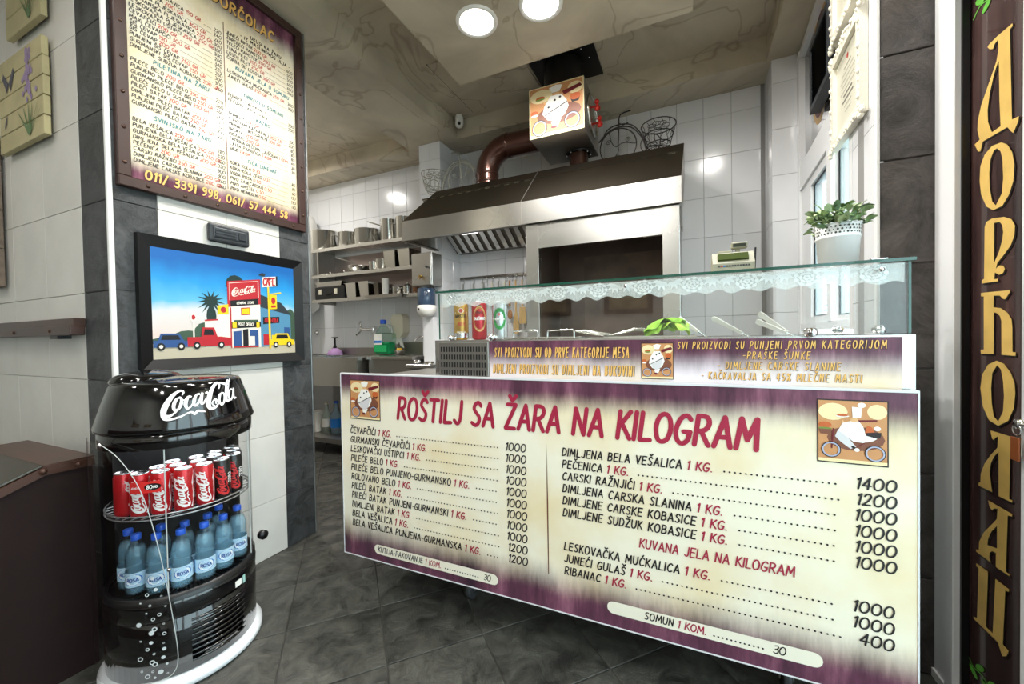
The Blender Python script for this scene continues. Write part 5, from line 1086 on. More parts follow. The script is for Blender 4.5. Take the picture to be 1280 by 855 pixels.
m = MB(); m.lathe([(.075, 0), (.075, bz0-HZ2-.004)], 28, (-.80, 3.2, HZ2+.001)); sub('pipe', m, pipe_m, du)
m = MB(); m.lathe([(.075, -.014), (.108, -.014), (.108, -.002), (.075, -.002)], 28, (-.80, 3.2, bz0)); sub('flange', m, black_pl, du)
bo = meshof(MB().sphere((0, 0, 0), .006, 8, 5), 'bolt', chrome)
for k in range(8): inst('bolt', bo, du, (-.80+.094*math.cos(k*PI/4+.3), 3.2+.094*math.sin(k*PI/4+.3), bz0-.015))
el_ = thing('elbow_duct', (-1.64, 3.2, HZ2+.002), 'large brown lacquered elbow duct rising from the hood into the fan box', 'duct')
path = [(-1.64, 3.2, HZ2+.001), (-1.64, 3.2, 2.70)]+[(-1.64+.215*(1-math.cos(a)), 3.2, 2.70+.215*math.sin(a)) for a in [PI/2*i/10 for i in range(1, 11)]]+[(bx0-.003, 3.2, 2.915)]
m = MB(); m.tube(path, .1, 32, caps=False); sub('pipe', m, pipe_m, el_)
for z in (2.625, 2.69): m = MB(); m.lathe([(.1, -.012), (.1045, -.01), (.1045, .01), (.1, .012)], 32, (-1.64, 3.2, z)); sub('collar', m, pipe_m, el_)
m = MB(); m.lathe([(.1, -.012), (.1045, -.01), (.1045, .01), (.1, .012)], 32, (-1.42, 3.2, 2.915), axis='x'); sub('collar', m, pipe_m, el_)
for a in (-2.2, -1.2): m = MB(); m.sphere((-1.64+.103*math.cos(a), 3.2+.103*math.sin(a), 2.655), .005, 8, 5); sub('rivet', m, chrome, el_)
bk = thing('black_duct', (-.86, 3.0, bz1+.002), 'black vertical duct with ceiling plate above the fan box', 'duct')
sub('pipe', MB().lathe([(.15, bz1+.002), (.15, ZC-.03)], 36, (-.86, 3.0, 0)), black_pl, bk)
sub('ceiling_plate', MB().box(-1.1, -.60, 2.72, 3.24, ZC-.014, ZC-.002), black_pl, bk)
for k in range(5): inst('bolt', bo, bk, (-.86+.2*math.cos(k*.6-2.4), 3.0+.2*math.sin(k*.6-2.4), ZC-.016))
cm = thing('security_camera', (-1.96, 3.27, 3.24), 'small white dome security camera in the ceiling corner', 'camera')
sub('dome', MB().sphere((-1.965, 3.27, 3.265), .042, 20, 12), white_pl, cm)
sub('mount', MB().lathe([(.036, 0), (.04, .01), (.04, .05), (.03, .078)], 20, (-1.965, 3.27, 3.265)), white_pl, cm)
m = MB(); dv = Vector((.45, -.8, -.35)).normalized(); m.sphere(Vector((-1.965, 3.27, 3.265))+dv*.03, .018, 12, 8); sub('lens', m, black_gl, cm)
# ------------------------------------------------------------------ wire bicycles on the hood
def bike(x, y, z, s, mt, label, flip=False):
    t = thing('wire_bicycle', (x, y, z), label, 'decoration', 'wire bicycle planters on top of the hood')
    f = -1 if flip else 1
    def p(a, b, c=0): return (x+f*a*s, y+c*s, z+b*s)
    r = .14
    m = MB(); m.tube([p(r*math.cos(a), r+r*math.sin(a)) for a in [2*PI*i/32 for i in range(32)]], .0045, 6, True); sub('front_wheel', m, mt, t)
    for a0 in (0, 2.1, 4.2):
        m = MB(); P = []
        for i in range(22):
            u = i/21; rr = r*(1-u)+.0; aa = a0+1.1*u*u; P.append(p(rr*math.cos(aa), r+rr*math.sin(aa)))
        m.tube(P, .003, 5)
        c0 = (.085*math.cos(a0+.5), r+.085*math.sin(a0+.5)); m.tube([p(c0[0]+.022*(1-i/16)*math.cos(i*.7), c0[1]+.022*(1-i/16)*math.sin(i*.7)) for i in range(16)], .0026, 5); sub('scroll_spoke', m, mt, t)
    m = MB(); m.tube([p(0, r), p(.005, .2), p(.01, .36), p(.02, .385), p(.05, .395), p(.1, .4)], .0055, 6); m.tube([p(.01, .32), p(.04, .30), p(.08, .31)], .0045, 6); sub('handlebar', m, mt, t)
    for o_ in (0, .02):
        m = MB(); m.tube([p(*q_) for q_ in spline([(-.13-o_, .2), (-.08, .285-o_), (.0, .31-o_), (.1, .29-o_), (.17, .21-o_), (.2, .12), (.22, .03)], 4)], .005, 6); sub('frame_bar', m, mt, t)
    cxb = .30
    bkt = MB()
    for rr, zz in ((.125, .235), (.105, .16), (.085, .09)): bkt.tube([p(cxb+rr*math.cos(a), zz, rr*math.sin(a)) for a in [2*PI*i/24 for i in range(24)]], .004, 5, True)
    for i in range(14):
        a = 2*PI*i/14; bkt.tube([p(cxb+rr*math.cos(a+b), zz, rr*math.sin(a+b)) for rr, zz, b in ((.125, .235, 0), (.115, .2, .16), (.105, .16, 0), (.085, .09, 0), (.0, .085, 0))], .0025, 4)
    for i in range(7):
        a = 2*PI*i/7; bkt.tube([p(cxb+.05*math.cos(a)+.03*math.cos(b), .232, .05*math.sin(a)+.03*math.sin(b)) for b in [2*PI*j/10 for j in range(10)]], .0022, 4, True)
    sub('basket', bkt, mt, t)
    m = MB(); m.tube([p(cxb-.05+.07*math.cos(a), .07+.07*math.sin(a), .1) for a in [2*PI*i/24 for i in range(24)]], .004, 5, True); m.tube([p(cxb-.05+.07*math.cos(a), .07+.07*math.sin(a), -.1) for a in [2*PI*i/24 for i in range(24)]], .004, 5, True); sub('rear_wheels', m, mt, t)
wire_b = mat('black_wire', '#241f1d', .5, .5); wire_w = mat('pale_grey_wire', '#98988c', .5, .3)
bike(-.49, 3.22, HZ2+.005, 1.0, wire_b, 'dark wire bicycle with a basket right of the fan box')
bike(-1.925, 3.22, HZ2+.005, 1.0, wire_w, 'pale wire bicycle with a basket left of the elbow duct', True)
# ------------------------------------------------------------------ steel wall shelves with cookware
SX0, SX1, SY0 = -4.03, -2.475, 3.30
sh = thing('wall_rack', (-3.25, 3.47, 1.68), 'three-tier stainless wall rack for cookware above the sink', 'shelf')
ZS = (1.70, 1.985, 2.285)
for z in ZS:
    sub('shelf_board', MB().box(SX0, SX1, SY0, YB-.004, z-.004, z).box(SX0, SX1, SY0, SY0+.012, z-.035, z-.004).box(SX0, SX1, YB-.02, YB-.004, z, z+.03), steel, sh)
sub('upright', MB().box(SX0-.025, SX0, SY0+.1, YB-.004, 1.66, 2.29), steel_d, sh)
sub('upright', MB().box(SX1, SX1+.012, SY0+.1, YB-.004, 1.66, 2.29), steel_d, sh)
sub('back_panel', MB().box(SX0, SX1, YB-.008, YB-.004, 1.70, 2.25), mat('rosy_steel', '#a79a96', .3, 1), sh)
def pot(x, y, z, r, h, label, handles=2, lid=False, long_=False):
    t = thing('cooking_pot', (x, y, z), label, 'pot', 'steel pots on the wall rack')
    sub('body', MB().lathe([(0, .001), (r*.96, .001), (r, .006), (r, h-.004), (r*1.035, h), (r*1.03, h+.002), (r*.97, h-.002), (r*.96, .01), (0, .01)], 32, (x, y, z)), steel_p, t)
    for s_ in ((-1, 1) if handles == 2 else ()):
        m = MB(); m.tube([(x+s_*r*.97, y-.035, z+h*.75), (x+s_*(r+.025), y-.035, z+h*.78), (x+s_*(r+.025), y+.035, z+h*.78), (x+s_*r*.97, y+.035, z+h*.75)], .005, 6); sub('handle', m, steel_p, t)
    if long_: m = MB(); m.tube([(x-r*.97, y-.01, z+h*.8), (x-r-.16, y-.06, z+h*1.02)], .007, 6); sub('handle', m, steel_p, t)
    if lid:
        sub('lid', MB().lathe([(r*1.03, h+.003), (r*.6, h+.018), (0, h+.022)], 28, (x, y, z)), steel_p, t); m = MB(); m.sphere((x, y, z+h+.032), .014, 8, 6); sub('knob', m, steel_p, t)
    return t
pot(-3.985, 3.47, ZS[2]+.002, .155, .235, 'widest steel pot at the left end of the top shelf')
pot(-3.635, 3.5, ZS[2]+.002, .115, .19, 'small steel pot second from the left on the top shelf')
pot(-3.31, 3.47, ZS[2]+.002, .15, .175, 'low wide steel pot in the middle of the top shelf')
pot(-3.01, 3.46, ZS[2]+.002, .085, .25, 'tall narrow steel pot with a side handle on the top shelf', 0, False, True)
pot(-2.80, 3.46, ZS[2]+.002, .085, .25, 'tall steel pot at the right end of the top shelf by the hood')
for k, (x, r_) in enumerate(((-3.88, .13), (-3.655, .085))):
    t = thing('pot_lid', (x, 3.44, ZS[1]+.002), ['large flat pot lid lying on the middle shelf', 'smaller pot lid lying on the middle shelf beside the frying pans'][k], 'lid', 'pot lids on the middle shelf')
    sub('disc', MB().lathe([(0, .001), (r_, .001), (r_, .006), (r_*.7, .022), (0, .03)], 28, (x, 3.44, ZS[1]+.002)), steel_p, t); sub('knob', MB().lathe([(.012, .028), (.016, .05), (0, .052)], 12, (x, 3.44, ZS[1]+.002)), steel_p, t)
t = thing('frying_pan', (-3.43, 3.44, ZS[1]+.002), 'steel frying pans with an upright handle on the middle shelf', 'pan')
sub('pan', MB().lathe([(0, 0), (.10, 0), (.125, .07), (.13, .075), (.12, .07), (.095, .006), (0, .006)], 28, (-3.43, 3.44, ZS[1]+.002)), steel_p, t)
m = MB(); m.tube([(-3.37, 3.38, ZS[1]+.07), (-3.45, 3.32, ZS[1]+.12), (-3.58, 3.26, ZS[1]+.16)], .007, 6); sub('handle', m, steel_d, t)
pot(-3.215, 3.44, ZS[1]+.002, .05, .11, 'small pale pot on the middle shelf', 0); pot(-3.09, 3.44, ZS[1]+.002, .07, .12, 'small steel saucepan on the middle shelf', 0)
def insert_pan(x, w_, z, h, d0, d1, label, mt=steel_p, grp='steel insert pans on the wall rack'):
    t = thing('insert_pan', (x, (d0+d1)/2, z), label, 'container', grp); y = (d0+d1)/2
    m = MB(); a, b_ = w_/2, (d1-d0)/2
    vs = [(x+i*a*k, y+j*b_*k, z+zz) for k, zz in ((.85, 0), (1, h), (.98, h), (.83, .004)) for i, j in ((-1, -1), (1, -1), (1, 1), (-1, 1))]
    m.add(vs, [(4*r_+i, 4*r_+(i+1) % 4, 4*r_+4+(i+1) % 4, 4*r_+4+i) for r_ in range(3) for i in range(4)]+[(3, 2, 1, 0), (12, 13, 14, 15)]); sub('pan', m, mt, t)
    sub('rim', MB().box(x-a-.012, x+a+.012, d0-.012, d0, z+h-.003, z+h).box(x-a-.012, x+a+.012, d1, d1+.012, z+h-.003, z+h).box(x-a-.012, x-a, d0, d1, z+h-.003, z+h).box(x+a, x+a+.012, d0, d1, z+h-.003, z+h), mt, t)
insert_pan(-2.90, .15, ZS[1]+.001, .185, 3.33, 3.6, 'deep steel insert pan on the middle shelf, left of two'); insert_pan(-2.71, .15, ZS[1]+.001, .185, 3.33, 3.6, 'deep steel insert pan on the middle shelf, right of two')
cs = thing('tool_case', (-3.78, 3.44, ZS[0]+.001), 'black plastic tool case with two light latches on the bottom shelf', 'case')
sub('case', MB().box(-4.02, -3.555, 3.33, 3.58, ZS[0]+.001, ZS[0]+.15, bv=.008), black_pl, cs)
for x in (-3.93, -3.68): sub('latch', MB().box(x-.022, x+.022, 3.322, 3.33, ZS[0]+.06, ZS[0]+.12, bv=.002), cream_pl, cs)
m = MB(); m.tube([(-3.85, 3.325, ZS[0]+.07), (-3.85, 3.312, ZS[0]+.055), (-3.76, 3.312, ZS[0]+.055), (-3.76, 3.325, ZS[0]+.07)], .006, 6); sub('handle', m, black_pl, cs)
insert_pan(-3.8, .42, ZS[0]+.152, .05, 3.33, 3.58, 'shallow steel tray on top of the black tool case')
insert_pan(-3.46, .15, ZS[0]+.001, .165, 3.33, 3.58, 'deep steel insert pan beside the tool case'); insert_pan(-3.27, .14, ZS[0]+.001, .17, 3.33, 3.58, 'stack of steel insert pans in the middle of the bottom shelf')
insert_pan(-3.12, .07, ZS[0]+.001, .15, 3.36, 3.58, 'narrow dark insert pan beside the paper cups', steel_dk)
t = thing('paper_cups', (-2.99, 3.37, ZS[0]+.001), 'stack of white paper cups on the bottom shelf', 'cups')
for k in range(5): sub('cup', MB().lathe([(.028, 0), (.038, .085), (.04, .087)], 20, (-2.99, 3.37, ZS[0]+.098-.024*k) if k < 4 else (-2.99, 3.37, ZS[0]+.001)), white_pl, t)
pot(-2.85, 3.4, ZS[0]+.001, .055, .09, 'steel mug-sized pot on the bottom shelf'); pot(-2.72, 3.4, ZS[0]+.001, .045, .09, 'small steel jug with lid on the bottom shelf', 0, True)
t = thing('spice_jar', (-2.62, 3.42, ZS[0]+.001), 'brown jar with white lid at the right end of the bottom shelf', 'jar')
sub('jar', MB().lathe([(0, 0), (.033, 0), (.035, .1), (.03, .11), (0, .11)], 16, (-2.62, 3.42, ZS[0]+.001)), mat('brown_spice', '#7a5233', .3), t); sub('lid', MB().lathe([(.034, .108), (.034, .13), (0, .131)], 16, (-2.62, 3.42, ZS[0]+.001)), white_pl, t)
insert_pan(-2.93, .5, ZS[0]-.03, .028, 3.235, 3.29, 'flat steel tray at the front edge of the bottom shelf')
# steel cabinet, towel dispenser and conduit on the column
t = thing('key_cabinet', (-2.33, 3.21, 1.74), 'stainless wall box with a key lock on the tiled column', 'cabinet')
sub('box', MB().box(-2.45, -2.212, 3.135, CY0-.002, 1.74, 2.055, bv=.003), steel, t); sub('door', MB().box(-2.445, -2.222, 3.126, 3.135, 1.746, 2.049, bv=.002), steel, t)
m = MB(); m.lathe([(.012, 0), (.012, -.018), (0, -.02)], 12, (-2.34, 3.126, 1.83), axis='y'); m.bar((-2.34, 3.1, 1.83), (-2.32, 3.09, 1.8), .006, .02); sub('lock', m, mat('brass', '#b08f4a', .3, 1), t)
m = MB(); m.tube([(-2.265, 3.126, 1.915), (-2.265, 3.1, 1.915), (-2.25, 3.1, 1.90)], .006, 6); sub('handle', m, black_pl, t)
t = thing('towel_dispenser', (-2.335, 3.22, 1.45), 'blue and white centre-pull paper dispenser below the steel wall box', 'dispenser')
sub('blue_cover', MB().lathe([(0, .272), (.08, .27), (.088, .26), (.088, .11), (.085, .105)], 28, (-2.335, 3.205, 1.45)), mat('smoky_blue', '#3d5068', .15, coat=.3), t)
sub('white_base', MB().lathe([(.085, .105), (.094, .1), (.094, .045), (.07, .012), (.06, 0), (0, 0)], 28, (-2.335, 3.205, 1.45)), white_pl, t)
m = MB(); m.disc(Fr((-2.36, 3.108, 1.515), (1, 0, 0), (0, 0, 1)), 0, 0, .012); sub('badge', m, gm, t)
t = tag(MB().box(-2.40, -2.275, 3.23, CY0-.002, .45, 1.44, bv=.006).build('cable_conduit', whitetile), 'tiled white pipe casing below the paper dispenser', 'pipe casing')
# ------------------------------------------------------------------ sinks
sk = thing('steel_sink', (-3.45, 3.34, 0), 'large stainless sink unit with deep front under the wall rack', 'sink')
kx0, kx1, ky0, kz = -4.1, -3.09, 3.04, 1.045
sub('top', MB().box(kx0, kx1, ky0, ky0+.07, kz-.035, kz).box(kx0, kx1, 3.50, YB-.004, kz-.035, kz).box(kx0, -3.98, ky0+.07, 3.5, kz-.035, kz).box(-3.36, kx1, ky0+.07, 3.5, kz-.035, kz), steel, sk)
sub('basin', MB().box(-3.98, -3.36, ky0+.07, ky0+.075, kz-.3, kz-.002).box(-3.98, -3.36, 3.495, 3.5, kz-.3, kz-.002).box(-3.98, -3.975, ky0+.075, 3.495, kz-.3, kz-.002).box(-3.365, -3.36, ky0+.075, 3.495, kz-.3, kz-.002).box(-3.98, -3.36, ky0+.07, 3.5, kz-.305, kz-.3), steel, sk)
sub('apron', MB().box(kx0, kx1-.02, ky0+.01, ky0+.022, .74, kz-.035), steel, sk)
sub('splashback', MB().box(kx0, kx1, YB-.025, YB-.004, kz, kz+.085), steel_d, sk)
sub('side_panel', MB().box(kx1-.03, kx1-.02, ky0+.022, YB-.03, .2, kz-.035), steel_d, sk)
for x in (kx0+.03, kx1-.04): sub('leg', MB().box(x-.02, x+.02, ky0+.03, ky0+.07, 0, .74), steel_d, sk)
sub('under_shelf', MB().box(kx0, kx1-.03, ky0+.03, YB-.03, .15, .165).box(kx0, kx1-.03, ky0+.02, ky0+.03, .12, .17), steel_d, sk)
s2 = thing('steel_sink', (-2.76, 3.36, 0), 'smaller stainless hand basin unit with raised splashback right of the large sink', 'sink')
sub('top', MB().box(-3.06, -2.475, 3.14, 3.64, 1.02, 1.055, bv=.004), steel, s2)
sub('basin_rim', MB().lathe([(.13, 1.054), (.15, 1.062), (.165, 1.056)], 28, (-2.65, 3.32, 0)), steel_p, s2)
sub('cabinet', MB().box(-3.05, -2.48, 3.16, 3.64, .2, 1.02), steel_d, s2); sub('splashback', MB().box(-3.06, -2.48, 3.62, 3.645, 1.055, 1.19), steel_d, s2)
for x in (-3.0, -2.5): sub('leg', MB().box(x-.02, x+.02, 3.18, 3.22, 0, .2), steel_d, s2)
t = thing('steel_shelf', (-2.30, 3.12, 0), 'low steel worktop between basin and deli counter', 'worktop')
sub('top', MB().box(-2.44, -2.16, 3.0, 3.22, .955, .99, bv=.003), steel, t)
for x in (-2.42, -2.18): sub('leg', MB().box(x-.015, x+.015, 3.02, 3.05, 0, .955), steel_d, t)
m = MB(); m.lathe([(.035, 0), (.05, .02), (.045, .024), (.0, .006)], 16, (-2.22, 3.07, .991)); tag(m.build('steel_bowl', steel_p), 'small shiny bowl on the low worktop', 'bowl')
m = MB(); m.sphere((-2.37, 3.08, 1.012), .03, 12, 8, 0, (1.2, 1, .7)); tag(m.build('steel_ladle', chrome), 'shiny rounded ladle head on the low worktop', 'ladle')
# taps
t = thing('wall_tap', (-3.46, 3.6, 1.33), 'chrome wall mixer tap above the large sink', 'tap')
m = MB(); m.tube([(-3.39, YB-.002, 1.345), (-3.39, 3.585, 1.345)], .03, 14); sub('rosette', m, chrome, t)
m = MB(); m.tube([(-3.39, 3.585, 1.345), (-3.5, 3.575, 1.345), (-3.56, 3.57, 1.36)], .017, 10); sub('body', m, chrome, t)
m = MB(); m.tube([(-3.55, 3.57, 1.35), (-3.56, 3.56, 1.42), (-3.54, 3.55, 1.44)], .013, 8); sub('lever', m, chrome, t)
m = MB(); m.tube([(-3.54, 3.57, 1.345), (-3.56, 3.54, 1.30), (-3.555, 3.5, 1.285)], .012, 8); sub('spout', m, chrome, t)
t = thing('wall_tap', (-2.68, 3.6, 1.2), 'chrome curved tap over the small hand basin', 'tap')
m = MB(); m.tube([(-2.6, 3.648, 1.235), (-2.62, 3.58, 1.255), (-2.7, 3.55, 1.25), (-2.75, 3.53, 1.2)], .011, 8); sub('spout', m, chrome, t)
m = MB(); m.lathe([(.03, 0), (.03, -.012), (.018, -.02), (.018, -.03), (0, -.03)], 14, (-4.38, YB, 1.325), axis='y'); tag(m.build('pipe_cap', chrome), 'round chrome pipe cap on the tiles left of the sink', 'pipe cap')
# detergent bottle, plunger, towel holder, bowl
t = thing('detergent_bottle', (-3.07, 3.45, 1.0565), 'large clear canister half filled with green detergent, blue cap, by the sink', 'bottle')
sub('shell', MB().box(-3.18, -2.96, 3.37, 3.5, 1.0565, 1.30, bv=.025).lathe([(.09, 1.29), (.05, 1.36), (.03, 1.385), (.03, 1.40)], 20, (-3.09, 3.435, 0)), glassmat('hdpe_clear', (.80, .90, .85), .6, .1, 1.3), t)
sub('green_liquid', MB().box(-3.172, -2.968, 3.378, 3.492, 1.062, 1.20, bv=.02), mat('green_liquid', '#128a55', .15), t)
sub('cap', MB().lathe([(.034, 1.4), (.034, 1.44), (.028, 1.446), (0, 1.446)], 16, (-3.09, 3.435, 0)), bluecap, t)
m = MB(); m.tube([(-2.965, 3.43, 1.30), (-2.975, 3.43, 1.37), (-3.03, 3.43, 1.385)], .014, 8); sub('grip', m, mat('hdpe_white', '#cfdcd6', .4, alpha=.7), t)
sub('label', MB().box(-3.165, -3.06, 3.366, 3.3695, 1.17, 1.29), white_pl, t); sub('label_stripe', MB().box(-3.165, -3.06, 3.364, 3.3655, 1.19, 1.215), wl2, t); sub('label_green', MB().box(-3.165, -2.99, 3.364, 3.3655, 1.09, 1.165), mat('label_green', '#18a45e', .4), t)
t = thing('plunger', (-3.94, 3.555, 1.0465), 'lilac sink plunger with dark handle standing on the sink edge', 'plunger')
sub('cup', MB().lathe([(.088, 0), (.088, .02), (.07, .055), (.03, .08), (0, .085)], 20, (-3.94, 3.53, 1.0465)), mat('lilac_rubber', '#b98fc4', .45), t)
m = MB(); m.lathe([(.014, .08), (.024, .09), (.012, .12), (.012, .2), (.04, .208), (.04, .216), (0, .218)], 12, (-3.94, 3.53, 1.0465)); sub('handle', m, black_pl, t)
t = thing('towel_holder', (-2.99, 3.6, 1.25), 'cream paper towel holder on the wall with a towel hanging out', 'dispenser')
m = MB(); m.prism(Fr((0, YB-.002, 0), (1, 0, 0), (0, 0, 1)), [(-3.075, 1.47), (-3.05, 1.505), (-2.93, 1.505), (-2.905, 1.47), (-2.905, 1.30), (-2.95, 1.24), (-3.06, 1.24)], 0, .11); sub('housing', m, cream_pl, t)
m = MB(); m.add([(-3.04, 3.56, 1.245), (-2.95, 3.56, 1.245), (-2.98, 3.54, 1.17), (-3.08, 3.54, 1.19)], [(0, 1, 2, 3)]); m.add([(-3.0, 3.57, 1.245), (-2.95, 3.57, 1.245), (-2.90, 3.55, 1.12), (-2.96, 3.55, 1.16)], [(0, 1, 2, 3)]); sub('paper_towel', m, white_pl, t)
t = thing('sponge_bowl', (-2.84, 3.4, 1.0565), 'small steel bowl with yellow and white sponge beside the detergent', 'bowl')
sub('bowl', MB().lathe([(0, .0), (.04, 0), (.062, .05), (.066, .052), (.058, .046), (0, .006)], 20, (-2.84, 3.4, 1.0565)), steel_d, t); sub('sponge', MB().box(-2.87, -2.82, 3.38, 3.42, 1.075, 1.13, bv=.006), mat('sponge_yellow', '#e8b33a', .8), t)
# bottles on the shelf under the sink
for x, r_, h, c, lb in ((-3.84, .055, .32, '#b9c4b8', 'clear bottle with white label on the shelf under the sink'), (-3.69, .065, .34, '#8fa6b4', 'larger clear bottle with blue label on the shelf under the sink')):
    t = thing('bottle', (x, 3.3, .166), lb, 'bottle', 'bottles under the sink')
    sub('shell', MB().lathe([(0, 0), (r_, 0), (r_, h*.6), (r_*.4, h*.8), (r_*.35, h)], 18, (x, 3.3, .166)), mat('b_'+c, c, .15, alpha=.6), t); sub('cap', MB().lathe([(r_*.4, h), (r_*.4, h+.025), (0, h+.026)], 12, (x, 3.3, .166)), bluecap if r_ > .06 else cream_pl, t)
    sub('label', MB().lathe([(r_+.001, h*.2), (r_+.001, h*.5)], 18, (x, 3.3, .166)), white_pl if r_ < .06 else wl2, t)
t = tag(MB().box(-4.07, -3.92, 3.22, 3.38, .166, .40, bv=.008).build('white_canister', white_pl), 'white rectangular canister on the shelf under the sink', 'canister')
t = thing('boiler', (-4.385, 3.45, 1.55), 'narrow white water heater half hidden behind the left pillar', 'water heater')
sub('tank', MB().lathe([(0, 0), (.12, .02), (.19, .08), (.19, 1.1), (.16, 1.2), (0, 1.22)], 32, (-4.385, 3.45, 1.55)), white_pl, t); m = MB(); m.tube([(-4.3, 3.35, 1.56), (-4.28, 3.33, 1.47), (-4.2, 3.33, 1.46)], .01, 8); sub('valve', m, mat('brass', '#b08f4a', .3, 1), t)
# ------------------------------------------------------------------ utensil rail
rl = thing('utensil_rail', (-1.78, 3.6, 1.80), 'dark steel wall rail with hooks under the hood', 'rail')
sub('bar', MB().box(-2.2, -1.14, 3.617, 3.625, 1.842, 1.866), steel_dk, rl)
HX = [-2.142, -2.018, -1.924, -1.877, -1.804, -1.732, -1.643, -1.582, -1.540, -1.475]
hk = MB(); hk.tube([(0, .012, .022), (0, -.004, .026), (0, -.008, .0), (0, -.008, -.05), (0, -.02, -.06), (0, -.03, -.045)], .003, 6); hkm = meshof(hk, 'hook', chrome)
for x in HX: inst('hook', hkm, rl, (x, 3.61, 1.84))
wood = mat('pale_wood', '#c9a566', .5, noise=.15, nscale=12, stretch=(8, 8, 1)); wood2 = mat('darker_wood', '#a5713d', .5, noise=.15, nscale=12, stretch=(8, 8, 1))
def utensil(x, mt, kind, L_, label):
    t = thing('kitchen_utensil', (x, 3.58, 1.80-L_), label, 'utensil', 'utensils hanging from the rail'); z = 1.79; F = Fr((x, 3.58, 0), (1, 0, 0), (0, 0, 1))
    m = MB(); m.prism(F, [(-.007, z), (.007, z), (.009, z-L_*.6), (-.009, z-L_*.6)], -.005, .005); sub('handle', m, mt, t)
    m = MB()
    if kind == 'spat': m.prism(F, [(-.01, z-L_*.6), (.01, z-L_*.6), (.03, z-L_*.8), (.03, z-L_*.97), (.0, z-L_), (-.03, z-L_*.97), (-.03, z-L_*.8)], -.005, .005)
    elif kind == 'flat': m.prism(F, [(-.03, z-L_*.62), (.03, z-L_*.62), (.036, z-L_), (-.036, z-L_)], -.006, .006)
    else: m.sphere((x, 3.58, z-L_*.8), .03, 12, 8, 0, (.9, .35, 1.6))
    sub('head', m, mt, t)
for x, mt, k, L_, lb in ((-1.61, wood2, 'spoon', .42, 'dark wooden spoon hanging behind the beer cans'), (-1.545, wood, 'spat', .53, 'long pale wooden paddle hanging from the rail'), (-1.475, wood, 'flat', .43, 'flat pale wooden spatula at the right end of the rail'), (-2.142, steel_d, 'spoon', .2, 'steel ladle at the left end of the rail'), (-2.018, steel_d, 'flat', .2, 'steel turner second on the rail'), (-1.9, steel_d, 'spoon', .22, 'steel skimmer in the middle of the rail'), (-1.804, cream_pl, 'flat', .22, 'cream plastic spatula on the rail'), (-1.732, steel_d, 'spat', .25, 'steel spatula on the rail right of the middle'), (-1.665, cream_pl, 'spat', .24, 'cream spatula beside the wooden spoons')): utensil(x, mt, k, L_, lb)
# ------------------------------------------------------------------ right wall: certificates, louvre, sign, keys
cf_m = mat('ivory_frame', '#e9e4d4', .5, bump=.2, bscale=60); paper = mat('certificate_paper', '#d8d5c2', .4)
WN = Fr((.645, 1.886, 0), (-.067, -1.474, 0), (0, 0, 1))           # same wall seen from the kitchen; x runs towards the entrance
def certificate(s0, s1, z0, z1, label):
    c = WF.at((s0+s1)/2, z0, -.02); t = thing('certificate', c, label, 'certificate', 'framed certificates on the right wall')
    x0, x1 = -s1, -s0; fw2 = .045
    def fr_(m, a, b_, c_, d_, dd): m.prism(WN, [(a, c_), (b_, c_), (b_, d_), (a, d_)], .001, dd)
    for q_ in ((x0, x1, z0, z0+fw2), (x0, x1, z1-fw2, z1), (x0, x0+fw2, z0+fw2, z1-fw2), (x1-fw2, x1, z0+fw2, z1-fw2)):
        m = MB(); fr_(m, *q_, .028); sub('frame_bar', m, cf_m, t)
    orn = MB(); P = []
    for i in range(14):
        u = i/13
        P += [(x0+(x1-x0)*u, z0+.012), (x0+(x1-x0)*u, z1-.012), (x0+.012, z0+(z1-z0)*u), (x1-.012, z0+(z1-z0)*u)]
    for i, (a, b_) in enumerate(P):
        big = .007+.003*(i % 3); orn.sphere(WN.at(a, b_, .024), big, 8, 5, 0, (1, 1, 1))
    for a in (x0, x1):
        for b_ in (z0, z1):
            for k in range(6): orn.sphere(WN.at(a+.016*math.cos(k), b_+.016*math.sin(k), .024), .010, 8, 5)
    for k in range(7): orn.sphere(WN.at((x0+x1)/2-.05+.017*k, z1+.012*math.sin(k*PI/6), .024), .010, 8, 5)
    sub('ornament', orn, cf_m, t)
    m = MB(); m.prism(WN, [(x0+fw2, z0+fw2), (x1-fw2, z0+fw2), (x1-fw2, z1-fw2), (x0+fw2, z1-fw2)], .002, .012); pc = sub('paper', m, paper, t)
    m = MB(); F = Fr(WN.at(0, 0, .0125), WN.u, (0, 0, 1)); cx = (x0+x1)/2
    m.disc(F, cx, z1-.085, .012, None, 10, 1, .0006)
    for k, (wd, th) in enumerate(((.1, .003), (.16, .002), (.2, .002), (.18, .002), (.2, .002), (.12, .007), (.15, .007), (.1, .002), (.08, .002))): m.rect(F, cx-wd/2, cx+wd/2, z1-.12-.024*k, z1-.12-.024*k+th, 0, .0006)
    sub('print_lines', m, [mat('faded_ink', '#77736a', .6), red2], pc)
certificate(.10, .52, 2.10, 2.53, 'lower ivory ornate-framed certificate on the right wall')
certificate(.10, .52, 2.60, 3.02, 'upper ivory ornate-framed certificate cut by the top edge')
lv = thing('louvred_vent', WF.at(.74, 2.5, -.03), 'dark louvred ventilation shutter in front of the upper right window', 'vent')
m = MB(); m.prism(WN, [(-.95, 2.50), (-.56, 2.50), (-.56, 2.53), (-.95, 2.53)], -.02, .03); m.prism(WN, [(-.95, 2.85), (-.56, 2.85), (-.56, 2.88), (-.95, 2.88)], -.02, .03); m.prism(WN, [(-.95, 2.53), (-.925, 2.53), (-.925, 2.85), (-.95, 2.85)], -.02, .03); m.prism(WN, [(-.585, 2.53), (-.56, 2.53), (-.56, 2.85), (-.585, 2.85)], -.02, .03); sub('frame', m, gm, lv)
